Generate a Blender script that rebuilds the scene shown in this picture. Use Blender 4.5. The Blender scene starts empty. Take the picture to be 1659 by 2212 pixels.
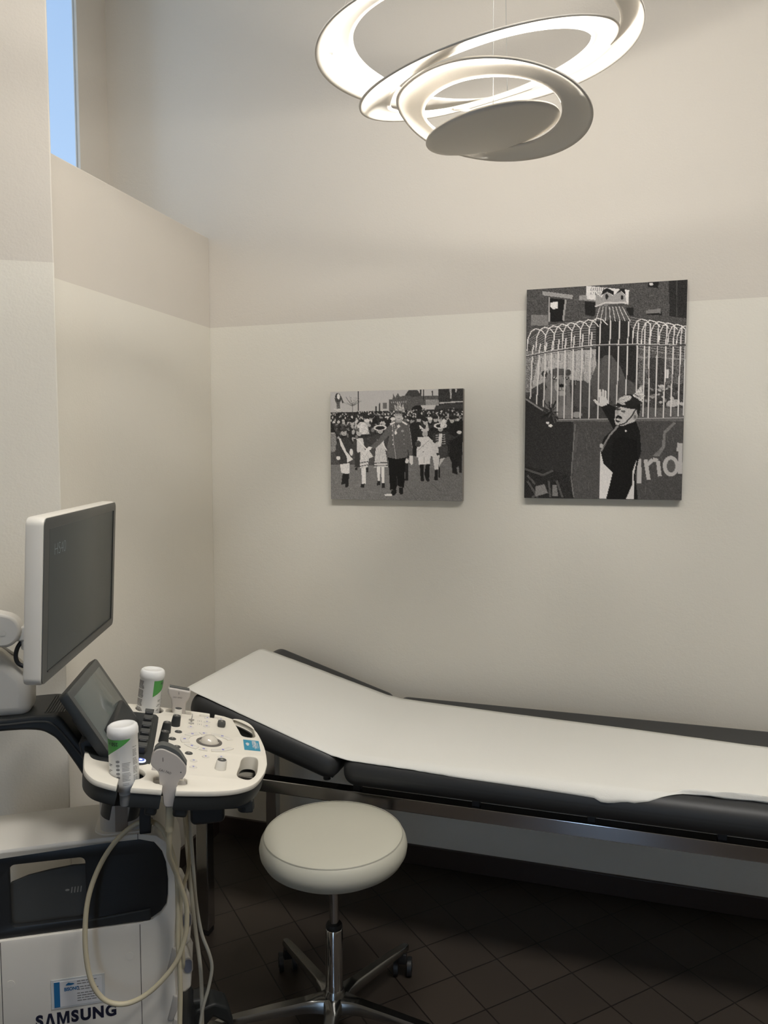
import bpy, bmesh, math, random
import numpy as np
from mathutils import Vector, Matrix
from math import sin, cos, pi, radians

# ------------------------------------------------------------------ camera, world, exposure
SC = bpy.context.scene
COL = SC.collection
F_PX = 1641.0; YAW = radians(16.84); PITCH = radians(4.04); CAM_H = 1.5
fw = Vector((-sin(YAW)*cos(PITCH), cos(YAW)*cos(PITCH), -sin(PITCH)))
rt = Vector((cos(YAW), sin(YAW), 0)); up = rt.cross(fw)
cd = bpy.data.cameras.new('camera'); cam = bpy.data.objects.new('camera', cd); COL.objects.link(cam)
cd.sensor_fit = 'HORIZONTAL'; cd.sensor_width = 36; cd.lens = 36*F_PX/1659; cd.clip_start = 0.05
M = Matrix((rt, up, -fw)).transposed().to_4x4(); M.translation = (0, 0, CAM_H); cam.matrix_world = M
SC.camera = cam
SC.view_settings.view_transform = 'Standard'; SC.view_settings.look = 'None'
SC.view_settings.gamma = 1; SC.view_settings.use_curve_mapping = False
SC.view_settings.exposure = 0.52
LAMP_W = 6.0; LAMP_UP = 2.5; LED_E = 14.0; FILL_E = 25.0; SKY = 0.98
w = bpy.data.worlds.new('world'); SC.world = w; w.use_nodes = True
nt = w.node_tree; nt.nodes.clear()
o_ = nt.nodes.new('ShaderNodeOutputWorld'); b_ = nt.nodes.new('ShaderNodeBackground')
tc = nt.nodes.new('ShaderNodeTexCoord'); sx = nt.nodes.new('ShaderNodeSeparateXYZ'); rp = nt.nodes.new('ShaderNodeValToRGB')
nt.links.new(tc.outputs['Generated'], sx.inputs[0]); nt.links.new(sx.outputs[2], rp.inputs[0])
rp.color_ramp.elements[0].position = 0.0; rp.color_ramp.elements[0].color = (0.42, 0.60, 0.84, 1)
rp.color_ramp.elements[1].position = 0.75; rp.color_ramp.elements[1].color = (0.24, 0.38, 0.62, 1)
mr = nt.nodes.new('ShaderNodeMapRange'); mr.inputs[1].default_value = 0.1; mr.inputs[2].default_value = -.8; mr.inputs[3].default_value = SKY; mr.inputs[4].default_value = SKY*4.0
nt.links.new(sx.outputs[1], mr.inputs[0]); nt.links.new(mr.outputs[0], b_.inputs[1]); nt.links.new(rp.outputs[0], b_.inputs[0])
nt.links.new(b_.outputs[0], o_.inputs[0])

# ------------------------------------------------------------------ materials
def lin(c):
    r = []
    for v in c:
        v /= 255.0
        r.append(v/12.92 if v <= 0.04045 else ((v+0.055)/1.055)**2.4)
    return (*r, 1)
def mat(name, rgb, rough=0.5, metal=0.0, spec=0.5, emit=None, es=0.0, bump=None, var=None, coat=0.0):
    m = bpy.data.materials.new(name); m.use_nodes = True
    n = m.node_tree; p = n.nodes['Principled BSDF']
    c = lin(rgb); p.inputs['Base Color'].default_value = c
    p.inputs['Roughness'].default_value = rough; p.inputs['Metallic'].default_value = metal
    p.inputs['Specular IOR Level'].default_value = spec
    p.inputs['Coat Weight'].default_value = coat
    if emit: p.inputs['Emission Color'].default_value = lin(emit); p.inputs['Emission Strength'].default_value = es
    if bump or var:
        t = n.nodes.new('ShaderNodeTexCoord')
    if bump:
        sc, st, dist = bump
        z = n.nodes.new('ShaderNodeTexNoise'); z.inputs['Scale'].default_value = sc; z.inputs['Detail'].default_value = 3
        u = n.nodes.new('ShaderNodeBump'); u.inputs['Strength'].default_value = st; u.inputs['Distance'].default_value = dist
        n.links.new(t.outputs['Object'], z.inputs['Vector']); n.links.new(z.outputs['Fac'], u.inputs['Height'])
        n.links.new(u.outputs['Normal'], p.inputs['Normal'])
    if var:
        sc, amt = var
        z = n.nodes.new('ShaderNodeTexNoise'); z.inputs['Scale'].default_value = sc; z.inputs['Detail'].default_value = 4
        r = n.nodes.new('ShaderNodeValToRGB')
        r.color_ramp.elements[0].position = .3; r.color_ramp.elements[1].position = .7
        r.color_ramp.elements[0].color = (c[0]*(1-amt), c[1]*(1-amt), c[2]*(1-amt), 1)
        r.color_ramp.elements[1].color = (min(1, c[0]*(1+amt)), min(1, c[1]*(1+amt)), min(1, c[2]*(1+amt)), 1)
        n.links.new(t.outputs['Object'], z.inputs['Vector']); n.links.new(z.outputs['Fac'], r.inputs[0])
        n.links.new(r.outputs[0], p.inputs['Base Color'])
    return m

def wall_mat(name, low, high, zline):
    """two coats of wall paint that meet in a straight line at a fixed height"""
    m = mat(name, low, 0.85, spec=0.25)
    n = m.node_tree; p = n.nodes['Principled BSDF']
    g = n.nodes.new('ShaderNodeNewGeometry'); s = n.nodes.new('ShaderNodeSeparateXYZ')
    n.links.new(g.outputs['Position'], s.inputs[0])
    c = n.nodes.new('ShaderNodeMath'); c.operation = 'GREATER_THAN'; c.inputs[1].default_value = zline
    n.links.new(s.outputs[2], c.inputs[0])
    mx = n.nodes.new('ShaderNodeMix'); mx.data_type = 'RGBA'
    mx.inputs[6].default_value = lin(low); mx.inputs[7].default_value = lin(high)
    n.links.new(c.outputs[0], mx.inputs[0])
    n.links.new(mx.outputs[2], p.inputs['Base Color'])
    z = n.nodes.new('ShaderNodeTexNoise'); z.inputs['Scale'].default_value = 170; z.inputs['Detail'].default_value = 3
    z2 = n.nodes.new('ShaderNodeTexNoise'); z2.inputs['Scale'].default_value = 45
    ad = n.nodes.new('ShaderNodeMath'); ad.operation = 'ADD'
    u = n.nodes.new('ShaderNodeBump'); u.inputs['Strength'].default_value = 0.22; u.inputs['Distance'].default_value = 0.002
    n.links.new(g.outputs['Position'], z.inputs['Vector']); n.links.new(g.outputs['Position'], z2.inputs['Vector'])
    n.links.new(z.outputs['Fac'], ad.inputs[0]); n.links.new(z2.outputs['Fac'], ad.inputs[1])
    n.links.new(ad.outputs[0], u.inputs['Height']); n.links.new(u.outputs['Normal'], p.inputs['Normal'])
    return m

REARW = mat('rear_wall_darkened', (134, 128, 118), 0.85, spec=.2)  # dark tone invented for the unseen walls to cut bounced light
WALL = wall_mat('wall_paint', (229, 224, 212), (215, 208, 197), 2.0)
CEIL = mat('ceiling_paint', (226, 224, 218), 0.9)
BASEB = mat('baseboard_tile', (62, 52, 47), 0.35, bump=(60, .1, .002))
GLASSY = mat('black_plastic', (34, 36, 38), 0.42)
BLACKP = mat('dark_plastic', (38, 41, 42), 0.5)
DGREY = mat('dark_grey_plastic', (70, 71, 70), 0.55)
WPLAST = mat('white_plastic', (222, 218, 209), 0.42)
CREAM = mat('console_plastic', (232, 227, 215), 0.45)
GREYPL = mat('light_grey_plastic', (178, 174, 168), 0.45)
MIDGREY = mat('mid_grey_plastic', (150, 148, 142), 0.5)
CHROME = mat('chrome', (205, 205, 205), 0.12, 1.0, bump=(3, .02, .01))
ALU = mat('polished_aluminium', (160, 160, 158), 0.22, 1.0)
VINYLB = mat('black_vinyl', (44, 45, 46), 0.48, bump=(900, .08, .0005))
VINYLG = mat('grey_vinyl', (186, 184, 170), 0.5, bump=(1200, .06, .0004))
PAPER = mat('paper', (226, 225, 219), 0.9, spec=.2, bump=(260, .35, .0012))
RUBBER = mat('rubber', (28, 28, 29), 0.6)
LAMPW = mat('lamp_enamel', (238, 232, 222), 0.5, spec=.3)
BEZEL = mat('bezel', (74, 76, 75), 0.35)
SCREEN = mat('screen_glass', (72, 77, 77), 0.34, spec=.35)
TOUCH = mat('touch_glass', (96, 102, 100), 0.06)
CABLE = mat('cable_sheath', (196, 187, 160), 0.45)
CABLEG = mat('cable_sheath_grey', (178, 175, 162), 0.45)
CABLEB = mat('black_cable', (26, 27, 29), 0.5)
LABELW = mat('bottle_white', (232, 232, 230), 0.35)
LABELG = mat('label_green', (76, 148, 72), 0.4)
INK = mat('ink', (48, 48, 50), 0.6)
INKG = mat('ink_grey', (125, 125, 125), 0.6)
INKB = mat('ink_blue', (72, 82, 190), 0.6)
TEAL = mat('teal_label', (42, 140, 172), 0.45)
CARDW = mat('card_white', (205, 206, 208), 0.4)
BLUEBAR = mat('card_blue', (30, 100, 150), 0.4)
NAVY = mat('navy_print', (22, 24, 46), 0.4)
PROBEG = mat('probe_grey', (182, 176, 170), 0.4)
LENS = mat('probe_lens', (84, 86, 84), 0.5)
CANVASM = mat('canvas_edge', (60, 57, 54), 0.8)
CANVASW = mat('canvas_edge_light', (150, 144, 138), 0.8)
GLOW = mat('power_glow', (230, 235, 255), 0.4, emit=(190, 205, 255), es=1.6)
FAINT = mat('faint_screen_text', (118, 134, 140), 0.3, emit=(90, 130, 150), es=0.08)

def floor_mat():
    m = mat('floor_tiles', (64, 57, 51), 0.38, spec=.4)
    n = m.node_tree; p = n.nodes['Principled BSDF']
    g = n.nodes.new('ShaderNodeNewGeometry'); mp = n.nodes.new('ShaderNodeMapping'); mp.vector_type = 'TEXTURE'
    mp.inputs['Location'].default_value = (-.307, 2.186, 0); mp.inputs['Rotation'].default_value = (0, 0, radians(45.5))
    br = n.nodes.new('ShaderNodeTexBrick'); br.offset = 0.0; br.squash = 1.0
    br.inputs['Scale'].default_value = 1.0; br.inputs['Brick Width'].default_value = .1545; br.inputs['Row Height'].default_value = .1545
    br.inputs['Mortar Size'].default_value = .0022; br.inputs['Mortar Smooth'].default_value = .2; br.inputs['Bias'].default_value = 0
    br.inputs['Color1'].default_value = lin((62, 55, 49)); br.inputs['Color2'].default_value = lin((55, 49, 44)); br.inputs['Mortar'].default_value = lin((28, 24, 22))
    n.links.new(g.outputs['Position'], mp.inputs[0]); n.links.new(mp.outputs[0], br.inputs['Vector'])
    n.links.new(br.outputs['Color'], p.inputs['Base Color'])
    u = n.nodes.new('ShaderNodeBump'); u.inputs['Strength'].default_value = .5; u.inputs['Distance'].default_value = .002; u.invert = True
    n.links.new(br.outputs['Fac'], u.inputs['Height']); n.links.new(u.outputs[0], p.inputs['Normal'])
    return m
FLOOR = floor_mat()

# ------------------------------------------------------------------ geometry helpers
class MB:
    def __init__(s): s.v = []; s.f = []; s.mi = []
    def add(s, vs, fs, mi=0):
        o = len(s.v); s.v += [tuple(v) for v in vs]; s.f += [tuple(i+o for i in f) for f in fs]; s.mi += [mi]*len(fs); return s
    def box(s, lo, hi, mi=0, M=None):
        x0, y0, z0 = lo; x1, y1, z1 = hi
        vs = [(x0,y0,z0),(x1,y0,z0),(x1,y1,z0),(x0,y1,z0),(x0,y0,z1),(x1,y0,z1),(x1,y1,z1),(x0,y1,z1)]
        if M is not None: vs = [M @ Vector(v) for v in vs]
        return s.add(vs, [(0,3,2,1),(4,5,6,7),(0,1,5,4),(1,2,6,5),(2,3,7,6),(3,0,4,7)], mi)
    def lathe(s, prof, M=None, n=40, mi=0):
        M = M or Matrix.Identity(4); vs = []; fs = []
        for r, z in prof:
            for k in range(n):
                a = 2*pi*k/n; vs.append(M @ Vector((r*cos(a), r*sin(a), z)))
        for i in range(len(prof)-1):
            for k in range(n):
                k2 = (k+1) % n; fs.append((i*n+k, i*n+k2, (i+1)*n+k2, (i+1)*n+k))
        fs.append(tuple(reversed(range(n)))); fs.append(tuple((len(prof)-1)*n+k for k in range(n)))
        return s.add(vs, fs, mi)
    def cyl(s, a, b, r, n=24, r2=None, mi=0):
        a = Vector(a); b = Vector(b); d = b-a; L = d.length
        M = Matrix.Translation(a) @ d.to_track_quat('Z', 'Y').to_matrix().to_4x4()
        return s.lathe([(r, 0), (r if r2 is None else r2, L)], M, n, mi)
    def tube(s, pts, r, n=12, sub=6, mi=0, radii=None):
        P = smooth(pts, sub) if sub > 1 else [Vector(p) for p in pts]
        R = [r]*len(P)
        if radii:
            R = [radii[min(int(i/(len(P)-1)*(len(radii)-1)), len(radii)-1)] for i in range(len(P))]
        vs = []; fs = []; prev = None
        for i, p in enumerate(P):
            t = (P[min(i+1, len(P)-1)]-P[max(i-1, 0)]).normalized()
            if prev is None:
                a = t.cross(Vector((0, 0, 1)));
                if a.length < .1: a = t.cross(Vector((1, 0, 0)))
                a.normalize()
            else:
                a = (prev - t*prev.dot(t)).normalized()
            prev = a; b = t.cross(a)
            for k in range(n):
                g = 2*pi*k/n; vs.append(p+(a*cos(g)+b*sin(g))*R[i])
        for i in range(len(P)-1):
            for k in range(n):
                k2 = (k+1) % n; fs.append((i*n+k, i*n+k2, (i+1)*n+k2, (i+1)*n+k))
        fs.append(tuple(reversed(range(n)))); fs.append(tuple((len(P)-1)*n+k for k in range(n)))
        return s.add(vs, fs, mi)
    def mesh(s, name, mats, auto=38):
        me = bpy.data.meshes.new(name); me.from_pydata(s.v, [], s.f)
        for m in mats: me.materials.append(m)
        me.polygons.foreach_set('material_index', s.mi)
        me.polygons.foreach_set('use_smooth', [True]*len(s.f))
        bm = bmesh.new(); bm.from_mesh(me); bmesh.ops.recalc_face_normals(bm, faces=bm.faces); bm.to_mesh(me); bm.free()
        me.set_sharp_from_angle(angle=radians(auto)); me.update()
        return me
    def build(s, name, mats, parent=None, bevel=0, seg=3, auto=38):
        if not isinstance(mats, (list, tuple)): mats = [mats]
        o = bpy.data.objects.new(name, s.mesh(name, mats, auto)); COL.objects.link(o)
        if parent is not None: o.parent = parent
        if bevel:
            b = o.modifiers.new('bevel', 'BEVEL'); b.width = bevel; b.segments = seg; b.limit_method = 'ANGLE'; b.angle_limit = radians(35)
        return o
def smooth(pts, sub=6, closed=False):
    P = [Vector(p) for p in pts]; n = len(P); out = []
    for i in range(n if closed else n-1):
        if closed: a, b, c, d = P[(i-1) % n], P[i], P[(i+1) % n], P[(i+2) % n]
        else: a, b, c, d = P[max(i-1, 0)], P[i], P[i+1], P[min(i+2, n-1)]
        for k in range(sub):
            t = k/sub
            out.append(.5*((2*b)+(c-a)*t+(2*a-5*b+4*c-d)*t*t+(3*b-a-3*c+d)*t**3))
    if not closed: out.append(P[-1])
    return out
def plate(outline, holes, thick, bev, M=None):
    """flat plate with holes and rounded rims; z from 0 down to -thick"""
    from mathutils.geometry import tessellate_polygon
    def area(P): return sum(P[i][0]*P[(i+1) % len(P)][1]-P[(i+1) % len(P)][0]*P[i][1] for i in range(len(P)))/2
    def clean(P):
        Q = []
        for p in P:
            if not Q or math.hypot(p[0]-Q[-1][0], p[1]-Q[-1][1]) > 1e-5: Q.append((p[0], p[1]))
        if math.hypot(Q[0][0]-Q[-1][0], Q[0][1]-Q[-1][1]) < 1e-5: Q.pop()
        return Q
    loops = []
    for i, P in enumerate([outline]+holes):
        P = clean(P)
        if (area(P) < 0) == (i == 0): P = P[::-1]
        loops.append(P)
    def inset(P, d):
        n = len(P); out = []
        for i in range(n):
            a, b, c = Vector(P[i-1]), Vector(P[i]), Vector(P[(i+1) % n])
            e = (b-a).normalized(); f = (c-b).normalized(); n1 = Vector((-e.y, e.x)); n2 = Vector((-f.y, f.x))
            m = n1+n2; k = max(m.dot(n1), .45); m = m/k if k else n1
            out.append((b.x+m.x*d, b.y+m.y*d))
        return out
    prof = [(bev, 0)]+([(bev*.3, -bev*.3), (0, -bev)] if bev else [])
    prof = prof+([(0, -thick+bev), (bev*.3, -thick+bev*.3)] if bev else [])+[(bev, -thick)]
    vs = []; fs = []; rings = []
    for d, z in prof:
        rr = []
        for P in loops:
            base = len(vs); Q = inset(P, d) if d else P; vs += [Vector((x, y, z)) for x, y in Q]; rr.append((base, len(Q)))
        rings.append(rr)
    for r0, r1 in zip(rings[:-1], rings[1:]):
        for (b0, n), (b1, _) in zip(r0, r1):
            fs += [(b0+i, b1+i, b1+(i+1) % n, b0+(i+1) % n) for i in range(n)]
    for rr, flip in ((rings[0], 0), (rings[-1], 1)):
        ids = [k for b0, n in rr for k in range(b0, b0+n)]
        for t in tessellate_polygon([[Vector((vs[k].x, vs[k].y, 0)) for k in range(b0, b0+n)] for b0, n in rr]):
            t = [ids[k] for k in t]; fs.append(tuple(reversed(t)) if flip else tuple(t))
    if M is not None: vs = [M @ v for v in vs]
    return vs, fs
def weld(o, d=1e-5):
    bm = bmesh.new(); bm.from_mesh(o.data); bmesh.ops.remove_doubles(bm, verts=bm.verts, dist=d); bm.to_mesh(o.data); bm.free()
    o.data.set_sharp_from_angle(angle=radians(38)); return o
def text_geo(s, size=1.0, extrude=0.0, bold=0.0, align='LEFT', sx=1.0, shear=0.0):
    cu = bpy.data.curves.new('t', 'FONT'); cu.body = s; cu.size = size; cu.extrude = extrude; cu.offset = bold; cu.align_x = align; cu.shear = shear
    o = bpy.data.objects.new('t', cu); COL.objects.link(o)
    me = bpy.data.meshes.new_from_object(o.evaluated_get(bpy.context.evaluated_depsgraph_get()))
    vs = [Vector((v.co.x*sx, v.co.y, v.co.z)) for v in me.vertices]; fs = [tuple(p.vertices) for p in me.polygons]
    bpy.data.objects.remove(o); bpy.data.curves.remove(cu); bpy.data.meshes.remove(me)
    return vs, fs
def rrect(x0, y0, x1, y1, r, n=5):
    P = []
    for cx, cy, a0 in ((x1-r, y1-r, 0), (x0+r, y1-r, 90), (x0+r, y0+r, 180), (x1-r, y0+r, 270)):
        for k in range(n+1):
            a = radians(a0+90*k/n); P.append((cx+r*cos(a), cy+r*sin(a)))
    return P
def thing(name, label, cat, loc=(0,0,0), rz=0, group=None):
    o = bpy.data.objects.new(name, None); COL.objects.link(o); o.empty_display_size = .1
    o.location = loc; o.rotation_euler = (0, 0, rz); o['label'] = label; o['category'] = cat
    if group: o['group'] = group
    return o
def tag(o, label, cat, group=None):
    o['label'] = label; o['category'] = cat
    if group: o['group'] = group
    return o
def struct(name, mb, m, bevel=0):
    o = mb.build(name, m, None, bevel); o['kind'] = 'structure'; return o

# ------------------------------------------------------------------ room shell
WX, WY, CZ = -1.499, 2.643, 3.6
OX = -1.936
struct('floor', MB().box((-3.0, -2.2, -.1), (2.8, 2.85, 0)), FLOOR)
struct('ceiling', MB().box((-3.0, -2.2, CZ), (2.8, 2.85, CZ+.1)), CEIL)
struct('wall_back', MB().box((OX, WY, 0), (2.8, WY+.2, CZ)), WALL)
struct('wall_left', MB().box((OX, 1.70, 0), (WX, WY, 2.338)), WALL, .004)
mb = MB()
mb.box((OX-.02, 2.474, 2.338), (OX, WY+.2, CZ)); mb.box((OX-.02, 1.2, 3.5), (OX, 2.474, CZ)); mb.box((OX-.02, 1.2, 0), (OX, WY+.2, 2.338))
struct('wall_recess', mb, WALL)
ex, ey = -1.383, 1.655
dx, dy = -cos(radians(29.5)), -sin(radians(29.5))
poly = [(ex, ey), (ex+dx*1.6, ey+dy*1.6), (ex+dx*1.6, 1.72), (-1.50, 1.72), (-1.44, 1.71)]
mb = MB(); n = len(poly)
mb.add([(x, y, 0) for x, y in poly]+[(x, y, CZ) for x, y in poly], [tuple(range(n)), tuple(range(n, 2*n))]+[(i, (i+1) % n, n+(i+1) % n, n+i) for i in range(n)])
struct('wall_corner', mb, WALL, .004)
struct('wall_near_left', MB().box((-3.0, -2.2, 0), (-2.6, 1.2, CZ)), WALL)
mb = MB(); mb.box((-2.8, -2.2, 0), (-0.3, -2.0, CZ)); mb.box((.15, -2.2, 0), (2.8, -2.0, CZ)); mb.box((-.3, -2.2, 2.2), (.15, -2.0, CZ))
struct('wall_front', mb, REARW)
struct('wall_right', MB().box((2.6, -2.0, 0), (2.8, WY, CZ)), REARW)
mb = MB().box((WX+.012, WY-.012, 0), (2.6, WY, .072))
struct('baseboard_back', mb, BASEB, .002)
struct('baseboard_left', MB().box((WX, 1.70, 0), (WX+.012, WY, .072)), BASEB, .002)
def pane_mat():
    m = bpy.data.materials.new('window_glass'); m.use_nodes = True; n = m.node_tree; n.nodes.clear()
    o = n.nodes.new('ShaderNodeOutputMaterial'); t = n.nodes.new('ShaderNodeBsdfTransparent'); g = n.nodes.new('ShaderNodeBsdfGlossy')
    g.inputs['Roughness'].default_value = .02; mx = n.nodes.new('ShaderNodeMixShader'); mx.inputs[0].default_value = .06; n.links.new(t.outputs[0], mx.inputs[1]); n.links.new(g.outputs[0], mx.inputs[2])
    n.links.new(mx.outputs[0], o.inputs[0]); return m
PANE = pane_mat()
struct('window_1', MB().box((OX-.016, 1.2, 2.338), (OX-.010, 2.474, 3.5)), PANE)
struct('added_window', MB().box((-.3, -2.11, 0), (.15, -2.10, 2.2)), PANE)  # unseen window added behind the camera to let in bluish fill

# ------------------------------------------------------------------ pendant lamp: a flat disc cut into rings and bent apart
def build_lamp():
    C0 = Vector((-.27, 1.63, 2.2))
    root = thing('pendant_lamp', 'white pendant lamp of tilted glowing rings around a dark dish, hanging above the couch', 'ceiling lamp', (C0.x, C0.y, C0.z))
    def frame(c, nrm):
        n_ = Vector(nrm).normalized(); a = (Vector((1,0,0))-n_*n_.x).normalized(); b = n_.cross(a); return Vector(c), a, b, n_
    R3 = frame((-.295,1.635,2.35), (-.028,-.09,1)); R2 = frame((-.275,1.64,2.30), (-.18,-.25,1))
    R1 = frame((-.25,1.615,2.205), (.103,.105,1)); DI = frame((-.257,1.62,2.18), (-.139,-.105,1))
    def at(fr, r, g, off=(0,0)):
        if isinstance(r, list):
            A_ = sorted((x % 360, v) for x, v in r); A_ = [(A_[-1][0]-360, A_[-1][1])]+A_+[(A_[0][0]+360, A_[0][1])]
            d_ = math.degrees(g) % 360; r = sum(float(np.interp(d_+e, [q[0] for q in A_], [q[1] for q in A_])) if A_[0][0] <= d_+e <= A_[-1][0] else float(np.interp(d_, [q[0] for q in A_], [q[1] for q in A_])) for e in (-12, -6, 0, 6, 12))/5
        c, a, b, n_ = fr; return c+a*(r*cos(g)+off[0])+b*(r*sin(g)+off[1])
    # joint direction (world angle) between neighbouring rings: (outer ring, inner ring, angle, half width)
    def fall(g, g0, hw):
        d = abs((g-g0+pi) % (2*pi)-pi)
        return 0 if d > hw else (.5+.5*cos(pi*d/hw))**1.3
    def ring(name, fr, ro, ri, hoff, outer_join=None, inner_join=None):
        N, K = 160, 8; vs = []; fs = []
        for i in range(N):
            g = 2*pi*i/N
            po = at(fr, ro, g); pi_ = at(fr, ri, g, hoff)
            for k in range(K+1):
                t = k/K; p = po.lerp(pi_, t)
                p = p + fr[3]*(.006*sin(pi*t))          # slight dishing of the sheet
                if inner_join and t > .0:
                    f2, r2, g0, hw = inner_join; q = at(f2, r2, g)
                    p = p.lerp(p+(q-pi_), fall(g, g0, hw)*t*.35)
                if outer_join and t < 1:
                    f2, r2, off2, g0, hw = outer_join; q = at(f2, r2, g, off2)
                    p = p.lerp(p+(q-po), fall(g, g0, hw)*(1-t)*.3)
                vs.append(p-C0)
        for i in range(N):
            for k in range(K):
                a = i*(K+1)+k; b = ((i+1) % N)*(K+1)+k; fs.append((a, a+1, b+1, b))
        m = MB().add(vs, fs); o = m.build(name, LAMPW, root, auto=60)
        s = o.modifiers.new('thickness', 'SOLIDIFY'); s.thickness = .004; s.offset = 0
        return o
    j32, j21, j10 = radians(72), radians(205), radians(100)
    I3 = [(-180,.228),(-160,.245),(-148,.264),(-136,.279),(-115,.298),(-60,.305),(-20,.294),(0,.287),(50,.272),(95,.264),(128,.252),(150,.228),(165,.218)]
    I2 = [(56,.205),(86,.228),(117,.226),(144,.212),(180,.213),(-140,.215),(-92,.217),(-74,.224),(-40,.220),(0,.218),(30,.210)]
    I1 = [(180,.152),(-156,.142),(-138,.134),(-109,.132),(-79,.137),(-53,.148),(-37,.150),(-14,.140),(12,.131),(42,.126),(100,.131),(150,.143)]
    r3 = ring('ring', R3, .335, I3, (0, 0), None, (R2, .272, j32, radians(60)))
    r2 = ring('ring', R2, .272, I2, (0, 0), (R3, I3, (0, 0), j32, radians(60)), (R1, .195, j21, radians(50)))
    r1 = ring('ring', R1, .197, I1, (0, 0), (R2, I2, (0, 0), j21, radians(50)), (DI, .138, j10, radians(60)))
    N, K = 120, 10; vs = []; fs = []
    for k in range(1, K+1):
        for i in range(N):
            g = 2*pi*i/N; p = at(DI, .138*k/K, g); p = p - DI[3]*(.012*(1-(k/K)**2))
            if k/K > .5:
                q = at(R1, I1, g); p = p+(q-at(DI, .138, g))*(fall(g, j10, radians(60))*(k/K-.5)*2*.15)
            vs.append(p-C0)
    vs.append(DI[0]-DI[3]*.012-C0); c = len(vs)-1
    for i in range(N):
        fs.append((c, i, (i+1) % N))
        for k in range(K-1): fs.append((k*N+i, k*N+(i+1) % N, (k+1)*N+(i+1) % N, (k+1)*N+i))
    d = MB().add(vs, fs).build('dish', LAMPW, root, auto=60)
    s = d.modifiers.new('thickness', 'SOLIDIFY'); s.thickness = .004; s.offset = 1
    # light engine sits on the dish, hidden from below
    q = DI[3].to_track_quat('Z', 'Y').to_matrix().to_4x4()
    M_ = Matrix.Translation(DI[0]-C0) @ q
    MB().lathe([(.045, -.012), (.045, -.006), (.040, -.004)], M_, 32).build('light_engine', mat('warm_led', (255, 246, 230), .4, emit=(255, 240, 218), es=LED_E), root)
    wires = MB(); top = Vector((-.27, 1.66, CZ))-C0
    for p in (at(R3, .30, radians(200)), at(R3, .30, radians(85)), at(DI, .12, radians(-80))):
        wires = MB().cyl(p-C0, top, .0009, 6); wires.build('suspension_wire', mat('steel_wire', (190, 188, 182), .3, .8), root)
    MB().cyl(at(R2, .24, radians(118))-C0, at(DI, .13, radians(-95))-C0, .0022, 8).build('power_lead', LAMPW, root)
    MB().lathe([(.055, 0), (.055, -.02), (.05, -.03)], Matrix.Translation(top), 32).build('ceiling_rose', LAMPW, root)
    l = bpy.data.lights.new('lamp_light', 'POINT'); l.energy = LAMP_W; l.shadow_soft_size = .010; l.color = (1.0, .965, .91)
    lo = bpy.data.objects.new('lamp_light', l); COL.objects.link(lo); lo.parent = root; lo.location = DI[0]+DI[3]*.016-C0
    l = bpy.data.lights.new('lamp_uplight', 'AREA'); l.shape = 'DISK'; l.size = .07; l.energy = LAMP_UP; l.color = (1.0, .965, .91)
    lo = bpy.data.objects.new('lamp_uplight', l); COL.objects.link(lo); lo.parent = root
    lo.matrix_local = Matrix.Translation(DI[0]+DI[3]*.003-C0) @ (-DI[3]).to_track_quat('-Z', 'Y').to_matrix().to_4x4() @ Matrix.Rotation(pi, 4, 'X')
build_lamp()
def added_fill_light(x, y, label):  # out-of-view lamps added as fill to brighten the whole room
    root = thing('added_fill_light', label, 'ceiling lamp', (x, y, CZ), 0, 'added fill lamps on the ceiling, out of view')
    MB().lathe([(.30, 0), (.30, -.05), (.29, -.055)], None, 48).build('housing', LAMPW, root)
    MB().lathe([(.28, -.055), (.28, -.062), (.25, -.070)], None, 48).build('diffuser', mat('opal', (255,248,236), .5, emit=(255,251,245), es=FILL_E), root)
added_fill_light(-.45, .65, 'added unseen round fill lamp on the ceiling nearest the window wall')
added_fill_light(.55, .65, 'added unseen round fill lamp in the middle of the row of three')
added_fill_light(1.55, .65, 'added unseen round fill lamp on the ceiling near the right hand wall')

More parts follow.
